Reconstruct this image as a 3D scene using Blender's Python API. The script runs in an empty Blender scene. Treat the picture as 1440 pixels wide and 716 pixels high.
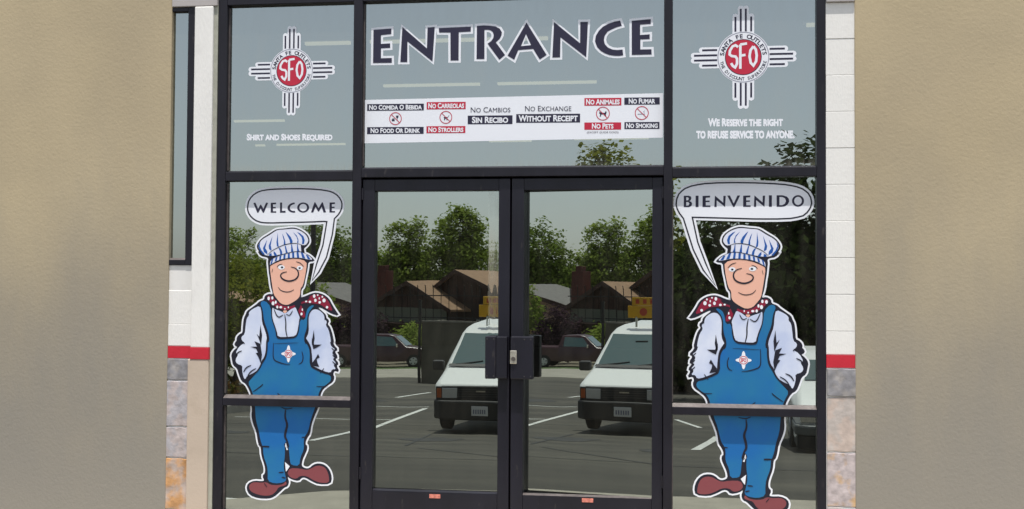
import bpy, math, random, json
import numpy as np
from mathutils import Vector, Matrix
from mathutils.geometry import tessellate_polygon
random.seed(11)
rng = np.random.default_rng(5)
D = bpy.data
S = bpy.context.scene
COL = S.collection
rad = math.radians

# ---------------------------------------------------------------- camera
cam = D.cameras.new('camera')
cam_o = D.objects.new('camera', cam)
COL.objects.link(cam_o)
cam.sensor_width = 36.0
cam.lens = 36.0 * 1700 / 1440
cam.clip_start = 0.05
cam.clip_end = 6000
YAW, PITCH, ROLL = 0.145742, 0.02875363, 0.00583386
fw = Vector((-math.sin(YAW) * math.cos(PITCH), math.cos(YAW) * math.cos(PITCH), math.sin(PITCH)))
rt = Vector((math.cos(YAW), math.sin(YAW), 0))
up = rt.cross(fw)
rt2 = rt * math.cos(ROLL) + up * math.sin(ROLL)
up2 = up * math.cos(ROLL) - rt * math.sin(ROLL)
cam_o.matrix_world = Matrix(((rt2.x, up2.x, -fw.x, 1.0415), (rt2.y, up2.y, -fw.y, -7.0285), (rt2.z, up2.z, -fw.z, 1.453), (0, 0, 0, 1)))
S.camera = cam_o

# ---------------------------------------------------------------- sky and sun
SUN = Vector((0.035, -0.235, 0.97)).normalized()
el = math.asin(SUN.z)
az = math.atan2(SUN.x, SUN.y)
W = D.worlds.new('World'); S.world = W; W.use_nodes = True
wn = W.node_tree
bg = wn.nodes['Background']
sky = wn.nodes.new('ShaderNodeTexSky')
sky.sky_type = 'NISHITA'; sky.sun_disc = False
sky.sun_elevation = el; sky.sun_rotation = az
sky.altitude = 50; sky.air_density = 1.0; sky.dust_density = 1.2; sky.ozone_density = 1.0
hs = wn.nodes.new('ShaderNodeHueSaturation'); hs.inputs['Saturation'].default_value = .42
wn.links.new(sky.outputs[0], hs.inputs['Color']); wn.links.new(hs.outputs[0], bg.inputs[0])
bg.inputs[1].default_value = 0.135
sl = D.lights.new('sun', 'SUN'); sl.energy = 4.3; sl.angle = rad(0.53); sl.color = (1, .96, .9)
so = D.objects.new('sun', sl); COL.objects.link(so)
so.rotation_euler = (-SUN).to_track_quat('-Z', 'Y').to_euler()
S.view_settings.view_transform = 'Standard'; S.view_settings.look = 'None'
S.view_settings.exposure = 0.40; S.view_settings.gamma = 1.0
S.render.engine = 'CYCLES'
S.cycles.max_bounces = 8; S.cycles.transparent_max_bounces = 12

# ---------------------------------------------------------------- materials
MATS = {}
def mat(name, c, rough=.6, metal=0., spec=.5, var=0., vs=8., bump=0., bs=40., c2=None, c2s=3., c2w=(.45, .6), emit=0., detail=6., stretch=None):
    if name in MATS: return MATS[name]
    m = D.materials.new(name); m.use_nodes = True
    nt = m.node_tree; N = nt.nodes; Lk = nt.links
    b = N['Principled BSDF']
    b.inputs['Roughness'].default_value = rough; b.inputs['Metallic'].default_value = metal
    b.inputs['Specular IOR Level'].default_value = spec
    b.inputs['Base Color'].default_value = (*c, 1)
    if var or bump or c2:
        tc = N.new('ShaderNodeTexCoord'); src = tc.outputs['Object']
        if stretch:
            mp = N.new('ShaderNodeMapping'); mp.inputs['Scale'].default_value = stretch
            Lk.new(src, mp.inputs[0]); src = mp.outputs[0]
        col = None
        if c2:
            n = N.new('ShaderNodeTexNoise'); n.inputs['Scale'].default_value = c2s; n.inputs['Detail'].default_value = detail
            Lk.new(src, n.inputs[0])
            r = N.new('ShaderNodeMapRange'); r.inputs[1].default_value = c2w[0]; r.inputs[2].default_value = c2w[1]
            Lk.new(n.outputs[0], r.inputs[0])
            mx = N.new('ShaderNodeMix'); mx.data_type = 'RGBA'
            mx.inputs[6].default_value = (*c, 1); mx.inputs[7].default_value = (*c2, 1)
            Lk.new(r.outputs[0], mx.inputs[0]); col = mx.outputs[2]
        if var:
            n = N.new('ShaderNodeTexNoise'); n.inputs['Scale'].default_value = vs; n.inputs['Detail'].default_value = detail
            Lk.new(src, n.inputs[0])
            r = N.new('ShaderNodeMapRange'); r.inputs[1].default_value = .3; r.inputs[2].default_value = .7
            r.inputs[3].default_value = 1 - var; r.inputs[4].default_value = 1 + var
            Lk.new(n.outputs[0], r.inputs[0])
            mv = N.new('ShaderNodeVectorMath'); mv.operation = 'SCALE'
            if col: Lk.new(col, mv.inputs[0])
            else: mv.inputs[0].default_value = c
            Lk.new(r.outputs[0], mv.inputs['Scale']); col = mv.outputs[0]
        if col: Lk.new(col, b.inputs['Base Color'])
        if bump:
            n = N.new('ShaderNodeTexNoise'); n.inputs['Scale'].default_value = bs; n.inputs['Detail'].default_value = 8
            Lk.new(src, n.inputs[0])
            bm_ = N.new('ShaderNodeBump'); bm_.inputs['Strength'].default_value = 1; bm_.inputs['Distance'].default_value = bump
            Lk.new(n.outputs[0], bm_.inputs['Height']); Lk.new(bm_.outputs[0], b.inputs['Normal'])
    if emit:
        b.inputs['Emission Color'].default_value = (*c, 1); b.inputs['Emission Strength'].default_value = emit
    MATS[name] = m
    return m

def glass_mat(name, refl, trans, fac, wave=.0, ws=1.2, dirt=0.0, sill=(), wst=(1, 1, 1)):
    m = D.materials.new(name); m.use_nodes = True
    nt = m.node_tree; N = nt.nodes; Lk = nt.links
    N.remove(N['Principled BSDF']); out = N['Material Output']
    g = N.new('ShaderNodeBsdfGlossy'); g.inputs['Color'].default_value = (*refl, 1); g.inputs['Roughness'].default_value = 0.0
    t = N.new('ShaderNodeBsdfTransparent'); t.inputs['Color'].default_value = (*trans, 1)
    fr = N.new('ShaderNodeFresnel'); fr.inputs['IOR'].default_value = 1.5
    ad = N.new('ShaderNodeMath'); ad.operation = 'ADD'; ad.inputs[1].default_value = fac - .04; ad.use_clamp = True
    Lk.new(fr.outputs[0], ad.inputs[0])
    mx = N.new('ShaderNodeMixShader'); Lk.new(ad.outputs[0], mx.inputs[0]); Lk.new(t.outputs[0], mx.inputs[1]); Lk.new(g.outputs[0], mx.inputs[2])
    tc = N.new('ShaderNodeTexCoord')
    if wave:
        n = N.new('ShaderNodeTexNoise'); n.inputs['Scale'].default_value = ws; n.inputs['Detail'].default_value = 1.0
        mw = N.new('ShaderNodeMapping'); mw.inputs['Scale'].default_value = wst; Lk.new(tc.outputs['Object'], mw.inputs[0]); Lk.new(mw.outputs[0], n.inputs[0])
        b = N.new('ShaderNodeBump'); b.inputs['Strength'].default_value = 1; b.inputs['Distance'].default_value = wave
        Lk.new(n.outputs[0], b.inputs['Height']); Lk.new(b.outputs[0], g.inputs['Normal'])
    d = N.new('ShaderNodeBsdfDiffuse'); d.inputs['Color'].default_value = (.45, .43, .36, 1)
    n2 = N.new('ShaderNodeTexNoise'); n2.inputs['Scale'].default_value = 5; n2.inputs['Detail'].default_value = 8
    mp = N.new('ShaderNodeMapping'); mp.inputs['Scale'].default_value = (2.5, 1, .7)
    Lk.new(tc.outputs['Object'], mp.inputs[0]); Lk.new(mp.outputs[0], n2.inputs[0])
    r = N.new('ShaderNodeMapRange'); r.inputs[1].default_value = .35; r.inputs[2].default_value = .85
    r.inputs[3].default_value = dirt * .4; r.inputs[4].default_value = dirt * 6
    Lk.new(n2.outputs[0], r.inputs[0])
    fin = r.outputs[0]
    if sill:
        sp = N.new('ShaderNodeSeparateXYZ'); Lk.new(tc.outputs['Object'], sp.inputs[0])
        nz = N.new('ShaderNodeTexNoise'); nz.inputs['Scale'].default_value = 1.0; nz.inputs['Detail'].default_value = 6
        mz = N.new('ShaderNodeMapping'); mz.inputs['Scale'].default_value = (45, 1, 3.0); Lk.new(tc.outputs['Object'], mz.inputs[0]); Lk.new(mz.outputs[0], nz.inputs[0])
        tot = None
        for (z0_, z1_, am) in sill:
            q = N.new('ShaderNodeMapRange'); q.interpolation_type = 'SMOOTHSTEP'; q.inputs[1].default_value = z0_; q.inputs[2].default_value = z1_; q.inputs[3].default_value = am; q.inputs[4].default_value = 0
            Lk.new(sp.outputs[2], q.inputs[0])
            g1 = N.new('ShaderNodeMath'); g1.operation = 'GREATER_THAN'; g1.inputs[1].default_value = z0_ - .02; Lk.new(sp.outputs[2], g1.inputs[0])
            p1 = N.new('ShaderNodeMath'); p1.operation = 'MULTIPLY'; Lk.new(q.outputs[0], p1.inputs[0]); Lk.new(g1.outputs[0], p1.inputs[1])
            if tot is None: tot = p1.outputs[0]
            else:
                s1 = N.new('ShaderNodeMath'); s1.operation = 'MAXIMUM'; Lk.new(tot, s1.inputs[0]); Lk.new(p1.outputs[0], s1.inputs[1]); tot = s1.outputs[0]
        rz_ = N.new('ShaderNodeMapRange'); rz_.inputs[1].default_value = .35; rz_.inputs[2].default_value = .7; Lk.new(nz.outputs[0], rz_.inputs[0])
        p2 = N.new('ShaderNodeMath'); p2.operation = 'MULTIPLY_ADD'; Lk.new(tot, p2.inputs[0]); Lk.new(rz_.outputs[0], p2.inputs[1]); Lk.new(fin, p2.inputs[2]); fin = p2.outputs[0]
    m2 = N.new('ShaderNodeMixShader'); Lk.new(fin, m2.inputs[0]); Lk.new(mx.outputs[0], m2.inputs[1]); Lk.new(d.outputs[0], m2.inputs[2])
    Lk.new(m2.outputs[0], out.inputs[0])
    return m

def leaf_mat(name, a, b, trans=.35):
    m = D.materials.new(name); m.use_nodes = True
    nt = m.node_tree; N = nt.nodes; Lk = nt.links
    N.remove(N['Principled BSDF']); out = N['Material Output']
    tc = N.new('ShaderNodeTexCoord'); n = N.new('ShaderNodeTexNoise'); n.inputs['Scale'].default_value = 1.1; n.inputs['Detail'].default_value = 5
    Lk.new(tc.outputs['Object'], n.inputs[0])
    r = N.new('ShaderNodeMapRange'); r.inputs[1].default_value = .36; r.inputs[2].default_value = .64; Lk.new(n.outputs[0], r.inputs[0])
    mx = N.new('ShaderNodeMix'); mx.data_type = 'RGBA'; mx.inputs[6].default_value = (*a, 1); mx.inputs[7].default_value = (*b, 1)
    Lk.new(r.outputs[0], mx.inputs[0])
    d = N.new('ShaderNodeBsdfDiffuse'); t = N.new('ShaderNodeBsdfTranslucent')
    Lk.new(mx.outputs[2], d.inputs[0]); Lk.new(mx.outputs[2], t.inputs[0])
    ms = N.new('ShaderNodeMixShader'); ms.inputs[0].default_value = trans
    Lk.new(d.outputs[0], ms.inputs[1]); Lk.new(t.outputs[0], ms.inputs[2]); Lk.new(ms.outputs[0], out.inputs[0])
    return m

# ---------------------------------------------------------------- object helpers
def tag(o, label=None, cat=None, group=None, kind=None):
    if label: o['label'] = label
    if cat: o['category'] = cat
    if group: o['group'] = group
    if kind: o['kind'] = kind
    return o
def thing(name, label, cat, loc=(0, 0, 0), rz=0., group=None):
    o = D.objects.new(name, None); COL.objects.link(o); o.empty_display_size = .1
    o.location = loc; o.rotation_euler = (0, 0, rz)
    return tag(o, label, cat, group)
class MB:
    def __init__(s): s.v = []; s.f = []; s.m = []
    def poly(s, pts, mi=0):
        n = len(s.v); s.v += [tuple(p) for p in pts]; s.f.append(tuple(range(n, n + len(pts)))); s.m.append(mi)
    def box(s, x0, x1, y0, y1, z0, z1, mi=0):
        n = len(s.v)
        s.v += [(x0, y0, z0), (x1, y0, z0), (x1, y1, z0), (x0, y1, z0), (x0, y0, z1), (x1, y0, z1), (x1, y1, z1), (x0, y1, z1)]
        for q in ((0, 3, 2, 1), (4, 5, 6, 7), (0, 1, 5, 4), (1, 2, 6, 5), (2, 3, 7, 6), (3, 0, 4, 7)):
            s.f.append(tuple(n + i for i in q)); s.m.append(mi)
    def prism(s, pts, axis, a, b, mi=0):
        # pts in the plane perpendicular to axis ('y': x,z)('x': y,z)('z': x,y)
        def P(p, t): return {'y': (p[0], t, p[1]), 'x': (t, p[0], p[1]), 'z': (p[0], p[1], t)}[axis]
        n = len(s.v); k = len(pts)
        s.v += [P(p, a) for p in pts] + [P(p, b) for p in pts]
        s.f.append(tuple(range(n, n + k))); s.f.append(tuple(range(n + 2 * k - 1, n + k - 1, -1))); s.m += [mi, mi]
        for i in range(k):
            j = (i + 1) % k
            s.f.append((n + i, n + k + i, n + k + j, n + j)); s.m.append(mi)
    def tube(s, pts, rs, seg=8, mi=0, cap=True):
        n0 = len(s.v); prev = None
        for i, p in enumerate(pts):
            p = Vector(p)
            d = Vector(pts[min(i + 1, len(pts) - 1)]) - Vector(pts[max(i - 1, 0)])
            d.normalize()
            a = d.cross(Vector((0, 0, 1)))
            if a.length < .05: a = d.cross(Vector((0, 1, 0)))
            a.normalize(); b = d.cross(a)
            for k in range(seg):
                t = 2 * math.pi * k / seg
                s.v.append(tuple(p + a * (math.cos(t) * rs[i]) + b * (math.sin(t) * rs[i])))
        for i in range(len(pts) - 1):
            for k in range(seg):
                k2 = (k + 1) % seg
                s.f.append((n0 + i * seg + k, n0 + i * seg + k2, n0 + (i + 1) * seg + k2, n0 + (i + 1) * seg + k)); s.m.append(mi)
        if cap:
            s.f.append(tuple(n0 + k for k in range(seg))); s.m.append(mi)
            e = n0 + (len(pts) - 1) * seg
            s.f.append(tuple(e + k for k in range(seg - 1, -1, -1))); s.m.append(mi)
    def build(s, name, mats, parent=None, bevel=0., seg=2, smooth=False, loc=None, rz=None):
        me = D.meshes.new(name); me.from_pydata(s.v, [], s.f)
        if not isinstance(mats, (list, tuple)): mats = [mats]
        for m in mats: me.materials.append(m)
        if len(mats) > 1: me.polygons.foreach_set('material_index', s.m)
        me.validate(); me.update()
        import bmesh
        bm = bmesh.new(); bm.from_mesh(me); bmesh.ops.recalc_face_normals(bm, faces=bm.faces); bm.to_mesh(me); bm.free()
        o = D.objects.new(name, me); COL.objects.link(o)
        if parent: o.parent = parent
        if loc: o.location = loc
        if rz: o.rotation_euler = (0, 0, rz)
        if bevel:
            b = o.modifiers.new('bevel', 'BEVEL'); b.width = bevel; b.segments = seg; b.limit_method = 'ANGLE'; b.angle_limit = rad(35)
        if smooth:
            me.polygons.foreach_set('use_smooth', [True] * len(me.polygons))
            try: me.set_sharp_from_angle(angle=rad(38))
            except Exception: pass
        return o
def box(name, m, x0, x1, y0, y1, z0, z1, parent=None, bevel=0., seg=2):
    b = MB(); b.box(x0, x1, y0, y1, z0, z1); return b.build(name, m, parent, bevel, seg)
def copy_tree(o, parent=None):
    c = o.copy(); COL.objects.link(c); c.parent = parent
    for ch in list(o.children): copy_tree(ch, c)
    return c

# ---------------------------------------------------------------- flat vinyl helpers (X,Z in metres on the glass plane)
GY = 0.044
LAY = 0.0006
def ly(k): return -0.0015 - k * LAY            # distance in front of the glass
class Flat:
    """flat cut vinyl in pane coordinates: origin (xc, GY), turned with its pane"""
    def __init__(s, xc=0.): s.v = []; s.f = []; s.xc = xc
    def fill(s, pts, y, holes=()):
        loops = [[Vector((p[0], p[1], 0)) for p in l] for l in [pts] + list(holes)]
        tr = tessellate_polygon(loops); flat = [p for l in loops for p in l]
        n = len(s.v); s.v += [(p.x - s.xc, y, p.y) for p in flat]; s.f += [tuple(n + i for i in t) for t in tr]
    def ribbon(s, pts, w, y, closed=False, taper=True):
        P = [Vector(p) for p in pts]; k = len(P)
        if k < 2: return
        n0 = len(s.v)
        for i in range(k):
            a = P[(i - 1) % k] if (closed or i > 0) else P[i]
            c = P[(i + 1) % k] if (closed or i < k - 1) else P[i]
            d1 = (P[i] - a); d2 = (c - P[i])
            d1 = d1.normalized() if d1.length > 1e-9 else d2.normalized()
            d2 = d2.normalized() if d2.length > 1e-9 else d1
            t = d1 + d2
            t = t.normalized() if t.length > 1e-6 else d1
            nn = Vector((-t.y, t.x)); cs = max(.62, abs(nn.dot(Vector((-d1.y, d1.x)))))
            ww = w / cs if closed or 0 < i < k - 1 else w
            if taper and not closed: ww *= .35 + .65 * math.sin(math.pi * (i + .35) / (k - .3))
            for sg in (1, -1):
                q = P[i] + nn * ww * sg; s.v.append((q.x - s.xc, y - i * 6e-7, q.y))
        for i in range(k if closed else k - 1):
            j = (i + 1) % k
            s.f.append((n0 + 2 * i, n0 + 2 * j, n0 + 2 * j + 1, n0 + 2 * i + 1))
    def ell(s, cx, cz, rx, rz_, y, n=20, hole=None):
        o = [(cx + rx * math.cos(2 * math.pi * i / n), cz + rz_ * math.sin(2 * math.pi * i / n)) for i in range(n)]
        h = [[(cx + hole[0] * math.cos(2 * math.pi * i / n), cz + hole[1] * math.sin(2 * math.pi * i / n)) for i in range(n)]] if hole else ()
        s.fill(o, y, h)
    def build(s, name, m, parent=None, a=0., local=False):
        me = D.meshes.new(name); me.from_pydata(s.v, [], s.f); me.materials.append(m); me.update()
        o = D.objects.new(name, me); COL.objects.link(o)
        if parent: o.parent = parent
        else: o.location = (s.xc, GY, 0); o.rotation_euler = (0, 0, a)
        return o
def smooth(pts, it=1, closed=True):
    P = [tuple(p) for p in pts]
    for _ in range(it):
        Q = []; n = len(P)
        rngi = range(n) if closed else range(n - 1)
        if not closed: Q.append(P[0])
        for i in rngi:
            a = P[i]; b = P[(i + 1) % n]
            Q.append((a[0] * .75 + b[0] * .25, a[1] * .75 + b[1] * .25)); Q.append((a[0] * .25 + b[0] * .75, a[1] * .25 + b[1] * .75))
        if not closed: Q.append(P[-1])
        P = Q
    return P
_tc = {}
def text_geo(body, small=True, off=0.):
    key = (body, small, off)
    if key in _tc: return _tc[key]
    cu = D.curves.new('txt', 'FONT'); cu.body = body; cu.resolution_u = 3; cu.offset = off
    cu.small_caps_scale = .86
    if small:
        for i, ch in enumerate(body):
            if ch.islower(): cu.body_format[i].use_small_caps = True
    o = D.objects.new('txt', cu); COL.objects.link(o)
    dg = bpy.context.evaluated_depsgraph_get(); me = o.evaluated_get(dg).to_mesh()
    v = [(p.co.x, p.co.y) for p in me.vertices]; f = [tuple(p.vertices) for p in me.polygons]
    o.evaluated_get(dg).to_mesh_clear(); D.objects.remove(o); D.curves.remove(cu)
    _tc[key] = (v, f); return v, f
def text_fit(F, body, x0, x1, z0, z1, y, small=True, off=0.012, tilt=0.):
    v, f = text_geo(body, small, off)
    ax = min(p[0] for p in v); bx = max(p[0] for p in v); az_ = min(p[1] for p in v); bz = max(p[1] for p in v)
    n = len(F.v)
    for p in v:
        x = x0 + (p[0] - ax) / (bx - ax) * (x1 - x0)
        F.v.append((x - F.xc, y, z0 + (p[1] - az_) / (bz - az_) * (z1 - z0) + tilt * (x - (x0 + x1) / 2)))
    F.f += [tuple(n + i for i in t) for t in f]
def text_arc(F, body, cx, cz, r, a0, a1, h, y, wscale=1., inward=False, off=.01):
    n = len(body)
    for i, ch in enumerate(body):
        if ch == ' ': continue
        v, f = text_geo(ch, False, off)
        ax = min(p[0] for p in v); bx = max(p[0] for p in v)
        t = a0 + (a1 - a0) * (i + .5) / n; k = len(F.v); s_ = h / .7
        for p in v:
            u = (p[0] - (ax + bx) / 2) * s_ * wscale; w = p[1] * s_
            if not inward:
                rr = r + w; th = t - u / r
            else:
                rr = r - w; th = t + u / r
            F.v.append((cx + rr * math.cos(th) - F.xc, y, cz + rr * math.sin(th)))
        F.f += [tuple(k + q for q in g) for g in f]

# ================================================================ SETTING: ground
PROF = [(60, -.05), (0.4, -.05), (-1.68, -.14), (-14, -1.10), (-41, -2.38), (-58, -2.86), (-78, -3.4), (-3000, -3.4)]
def zg(y):
    for (a, za), (b, zb) in zip(PROF, PROF[1:]):
        if b <= y <= a: return za + (zb - za) * (a - y) / (a - b)
    return PROF[-1][1]
def sheet(name, x0, x1, y0, y1, dz, m, parent=None, kind='structure', n=None, xn=1):
    ys = sorted({y0, y1} | {p[0] for p in PROF if y1 < p[0] < y0} | ({y0 + (y1 - y0) * i / n for i in range(n + 1)} if n else set()), reverse=True)
    b = MB()
    for i in range(len(ys) - 1):
        for k in range(xn):
            a = x0 + (x1 - x0) * k / xn; c = x0 + (x1 - x0) * (k + 1) / xn
            b.poly([(a, ys[i], zg(ys[i]) + dz), (a, ys[i + 1], zg(ys[i + 1]) + dz), (c, ys[i + 1], zg(ys[i + 1]) + dz), (c, ys[i], zg(ys[i]) + dz)])
    o = b.build(name, m, parent)
    if kind: tag(o, kind=kind)
    return o
M_ground = mat('dry_ground', (.14, .12, .08), .95, var=.3, vs=.3)
M_asph = mat('asphalt', (.056, .051, .039), .9, var=.3, vs=.9, bump=.003, bs=60, c2=(.078, .071, .054), c2s=.5, stretch=(.35, 1, 1))
M_conc = mat('sidewalk_concrete', (.36, .33, .27), .9, var=.12, vs=5, bump=.001, bs=150)
M_kerb = mat('kerb_concrete', (.40, .38, .33), .9, var=.15, vs=3)
M_line = mat('road_paint', (.62, .62, .58), .7, var=.2, vs=14)
M_blue = mat('blue_road_paint', (.10, .17, .42), .7, var=.25, vs=14)
M_grass = mat('verge_grass', (.07, .11, .03), .95, var=.35, vs=4)
sheet('ground', -3000, 3000, 60, -3000, -.012, M_ground)
sheet('parking_lot', -60, 60, -1.2, -45.2, 0, M_asph, n=30)
sheet('street', -200, 200, -45.2, -55, .004, mat('pale_street', (.30, .28, .23), .9, var=.12, vs=1))
# sidewalk slab: its front edge runs back toward the building at the left (ramp)
sw = MB()
edge = [(30, -1.66), (1.2, -1.66), (-.9, -1.62), (-1.55, -1.44), (-2.15, -.98), (-2.9, -.62), (-30, -.62)]
sw.prism([(30, .5)] + edge + [(-30, .5)], 'z', -.5, -.02)
tag(sw.build('sidewalk', M_conc, bevel=.01), kind='structure')
def stripe(name, m, x0, y0, x1, y1, w):
    d = Vector((x1 - x0, y1 - y0)); d.normalize(); n = Vector((-d.y, d.x)) * w / 2
    b = MB(); k = max(2, int(abs(y1 - y0) / 1.5) + 1)
    for i in range(k):
        t0, t1 = i / k, (i + 1) / k
        q = []
        for t, s_ in ((t0, 1), (t0, -1), (t1, -1), (t1, 1)):
            x = x0 + (x1 - x0) * t + n.x * s_; y = y0 + (y1 - y0) * t + n.y * s_
            q.append((x, y, zg(y) + .006))
        b.poly(q)
    return tag(b.build(name, m), kind='structure')
for a in ((-4.40, -10.3, -5.25, -21.5, .12), (-1.6, -12.4, -1.6, -18.8, .12), (1.13, -10.2, 1.55, -14.6, .14), (.75, -19.5, 1.26, -16.9, .10),
          (-7.45, -27.6, -7.3, -31.5, .14), (-8.4, -22.6, -5.3, -22.1, .12), (-8.2, -17.3, -5.0, -17.1, .10),
          (4.4, -8.6, 4.7, -12.9, .12)):
    stripe('parking_line', M_line, *a)
M_tar = mat('tar', (.018, .017, .016), .6)
for a in ((-9, -15.2, -1.0, -16.1, .05), (-6.2, -7.2, 3.5, -6.4, .045), (-2.9, -9.5, -3.4, -13.5, .04), (-12, -27, 4, -25.5, .07), (0.4, -5.5, -2.6, -9.0, .035)):
    stripe('tar_seam', M_tar, *a)
for x, y, rr in ((-3.0, -11.6, .5), (-1.0, -9.3, .35), (-6.6, -12.4, .45), (-7.9, -25, .8)):
    b = MB(); q = []
    for k in range(18):
        u = 2 * math.pi * k / 18; w = rr * random.uniform(.7, 1.1); yy = y + w * 1.5 * math.sin(u); q.append((x + w * math.cos(u), yy, zg(yy) + .004))
    b.poly(q); tag(b.build('oil_stain', mat('oil_stain', (.030, .028, .024), .7, var=.3, vs=3)), kind='structure')
stripe('parking_line', M_line, -2.6, -1.68, -1.9, -1.52, .09)
stripe('blue_parking_line', M_blue, -2.6, -1.62, -1.75, -1.32, .10)
stripe('blue_parking_line', M_blue, -2.45, -.80, -1.72, -1.40, .10)

# ================================================================ WALLS
M_white = mat('white_block_paint', (.79, .775, .745), .75, var=.03, vs=5, bump=.0013, bs=60, c2=(.71, .69, .66), c2s=9, c2w=(.60, .78), stretch=(1.6, 1, .6))
M_mort = mat('painted_joint', (.74, .725, .70), .85, var=.06, vs=9)
M_red = mat('red_band_paint', (.52, .012, .03), .6, var=.08, vs=10, bump=.0008, bs=90)
M_taupe = mat('taupe_paint', (.50, .41, .33), .8, var=.06, vs=3, bump=.0008, bs=60, c2=(.42, .34, .26), c2s=5, c2w=(.55, .75))
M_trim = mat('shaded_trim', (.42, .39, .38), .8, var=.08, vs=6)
M_slate = mat('grey_slate', (.24, .235, .25), .8, var=.28, vs=24, detail=12, bump=.010, bs=9, c2=(.30, .28, .27), c2s=14)
M_mauve = mat('mauve_slate', (.44, .38, .37), .8, var=.2, vs=22, bump=.007, bs=16, c2=(.38, .36, .38), c2s=12, c2w=(.46, .56), detail=12)
M_beige = mat('beige_slate', (.50, .41, .36), .8, var=.14, vs=20, bump=.006, bs=14, c2=(.45, .40, .37), c2s=11, c2w=(.46, .56), detail=12)
M_rust = mat('rust_slate', (.45, .39, .39), .8, var=.22, vs=26, detail=12, bump=.010, bs=11, c2=(.56, .36, .18), c2s=9, c2w=(.54, .66))
M_orange = mat('orange_slate', (.52, .28, .12), .8, var=.3, vs=12, bump=.010, bs=12, c2=(.42, .34, .30), c2s=10)
M_grout = mat('stone_joint', (.22, .19, .17), .9, var=.2, vs=20)
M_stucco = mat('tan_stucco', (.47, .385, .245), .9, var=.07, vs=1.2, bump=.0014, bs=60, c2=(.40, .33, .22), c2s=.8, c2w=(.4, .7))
M_dado = mat('grey_stucco', (.30, .275, .235), .9, var=.09, vs=1.2, bump=.0025, bs=70, c2=(.24, .215, .19), c2s=.9, c2w=(.4, .7))
def grey_low(m, z0, z1, c2, sc=1.1):  # turns the colour greyer towards the bottom, with a noise-broken edge
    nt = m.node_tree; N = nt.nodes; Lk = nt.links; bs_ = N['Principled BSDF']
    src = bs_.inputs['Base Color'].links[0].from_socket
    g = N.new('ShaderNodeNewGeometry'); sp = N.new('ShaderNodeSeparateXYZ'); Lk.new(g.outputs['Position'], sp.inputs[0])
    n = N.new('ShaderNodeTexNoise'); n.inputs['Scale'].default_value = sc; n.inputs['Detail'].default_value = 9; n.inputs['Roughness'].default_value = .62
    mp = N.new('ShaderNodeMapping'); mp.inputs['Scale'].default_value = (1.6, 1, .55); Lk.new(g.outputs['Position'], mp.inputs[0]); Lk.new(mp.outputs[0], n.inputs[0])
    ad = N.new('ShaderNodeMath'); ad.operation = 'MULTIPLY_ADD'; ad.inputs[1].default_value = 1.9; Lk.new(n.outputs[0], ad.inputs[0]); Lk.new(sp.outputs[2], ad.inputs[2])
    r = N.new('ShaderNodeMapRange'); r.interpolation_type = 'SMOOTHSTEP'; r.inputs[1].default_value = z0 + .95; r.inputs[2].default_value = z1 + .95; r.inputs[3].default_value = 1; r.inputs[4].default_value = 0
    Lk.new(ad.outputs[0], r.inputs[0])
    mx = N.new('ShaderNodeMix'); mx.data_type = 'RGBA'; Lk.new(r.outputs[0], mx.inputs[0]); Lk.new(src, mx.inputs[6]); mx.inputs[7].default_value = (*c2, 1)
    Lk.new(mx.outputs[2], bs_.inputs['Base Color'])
grey_low(M_stucco, .2, 2.7, (.255, .235, .20))
M_caulk = mat('grey_sealant', (.36, .36, .30), .8, var=.12, vs=18)

ZT = 3.86
def block_wall(x0, x1, tiles, zmin, zwin, label, name='block_wall'):
    t = thing(name, label, 'wall', ((x0 + x1) / 2, 0, 0))
    xo = (x0 + x1) / 2; a, c = x0 - xo, x1 - xo
    box('mortar', M_mort, a, c, .0035, .20, 0, zwin, t)
    proto = {}
    z = 1.0195
    row = 0
    tops = [1.227 + .2075 * i for i in range(13)]
    bots = [1.0955] + tops[:-1]
    for zb, ztp in zip(bots, tops):
        if ztp > zwin + .03: break
        h = ztp - zb
        key = round(h, 3)
        if key not in proto:
            b = MB(); b.box(a, c, 0, .03, .0018, h - .0014)
            o = b.build('block', M_white, t, bevel=.0016, seg=2); proto[key] = o; first = o
        else:
            o = proto[key].copy(); COL.objects.link(o); o.parent = t
        o.location = (random.uniform(-.0005, .0005), random.uniform(-.0015, .0012), zb)
    box('red_band', M_red, a, c, -.003, .03, 1.0215, 1.0935, t)
    for zb, zt_, m in tiles:
        n = 6; b = MB()
        # chipped outline
        pts = []
        for i in range(n + 1): pts.append((a + .003 + (c - a - .006) * i / n, zb + .004 + random.uniform(-.003, .003)))
        for i in range(n, -1, -1): pts.append((a + .003 + (c - a - .006) * i / n, zt_ - .004 + random.uniform(-.003, .003)))
        b.prism(pts, 'y', random.uniform(-.010, -.004), .02)
        b.build('stone_tile', m, t, bevel=.004)
    return t
block_wall(1.808, 1.972, [(.858, 1.0195, M_slate), (.547, .858, M_beige), (.24, .547, M_rust), (0, .24, M_mauve)], 0, 3.15,
           'narrow white painted block wall between the right window frame and the tan pier')
block_wall(-2.140, -1.963, [(.885, 1.0195, M_slate), (.604, .885, M_mauve), (.414, .604, M_mauve), (.10, .414, M_orange), (0, .10, M_slate)], 0, 1.588,
           'low white block wall with red band and slate tiles under the far left window')
# pilaster
t = thing('pilaster', 'white painted pilaster with red band and taupe foot left of the entrance', 'pilaster', (-1.90, 0, 0))
box('shaft', M_white, -.0625, .056, -.022, .2, 1.0875, 3.175, t, .006)
box('red_band', M_red, -.0635, .057, -.025, .2, 1.0165, 1.0875, t, .002)
box('foot', M_taupe, -.079, .056, -.022, .2, 0, 1.0165, t, .006)
box('sealant_joint', M_caulk, .0565, .081, -.004, .2, 0, 3.19, t)
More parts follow.
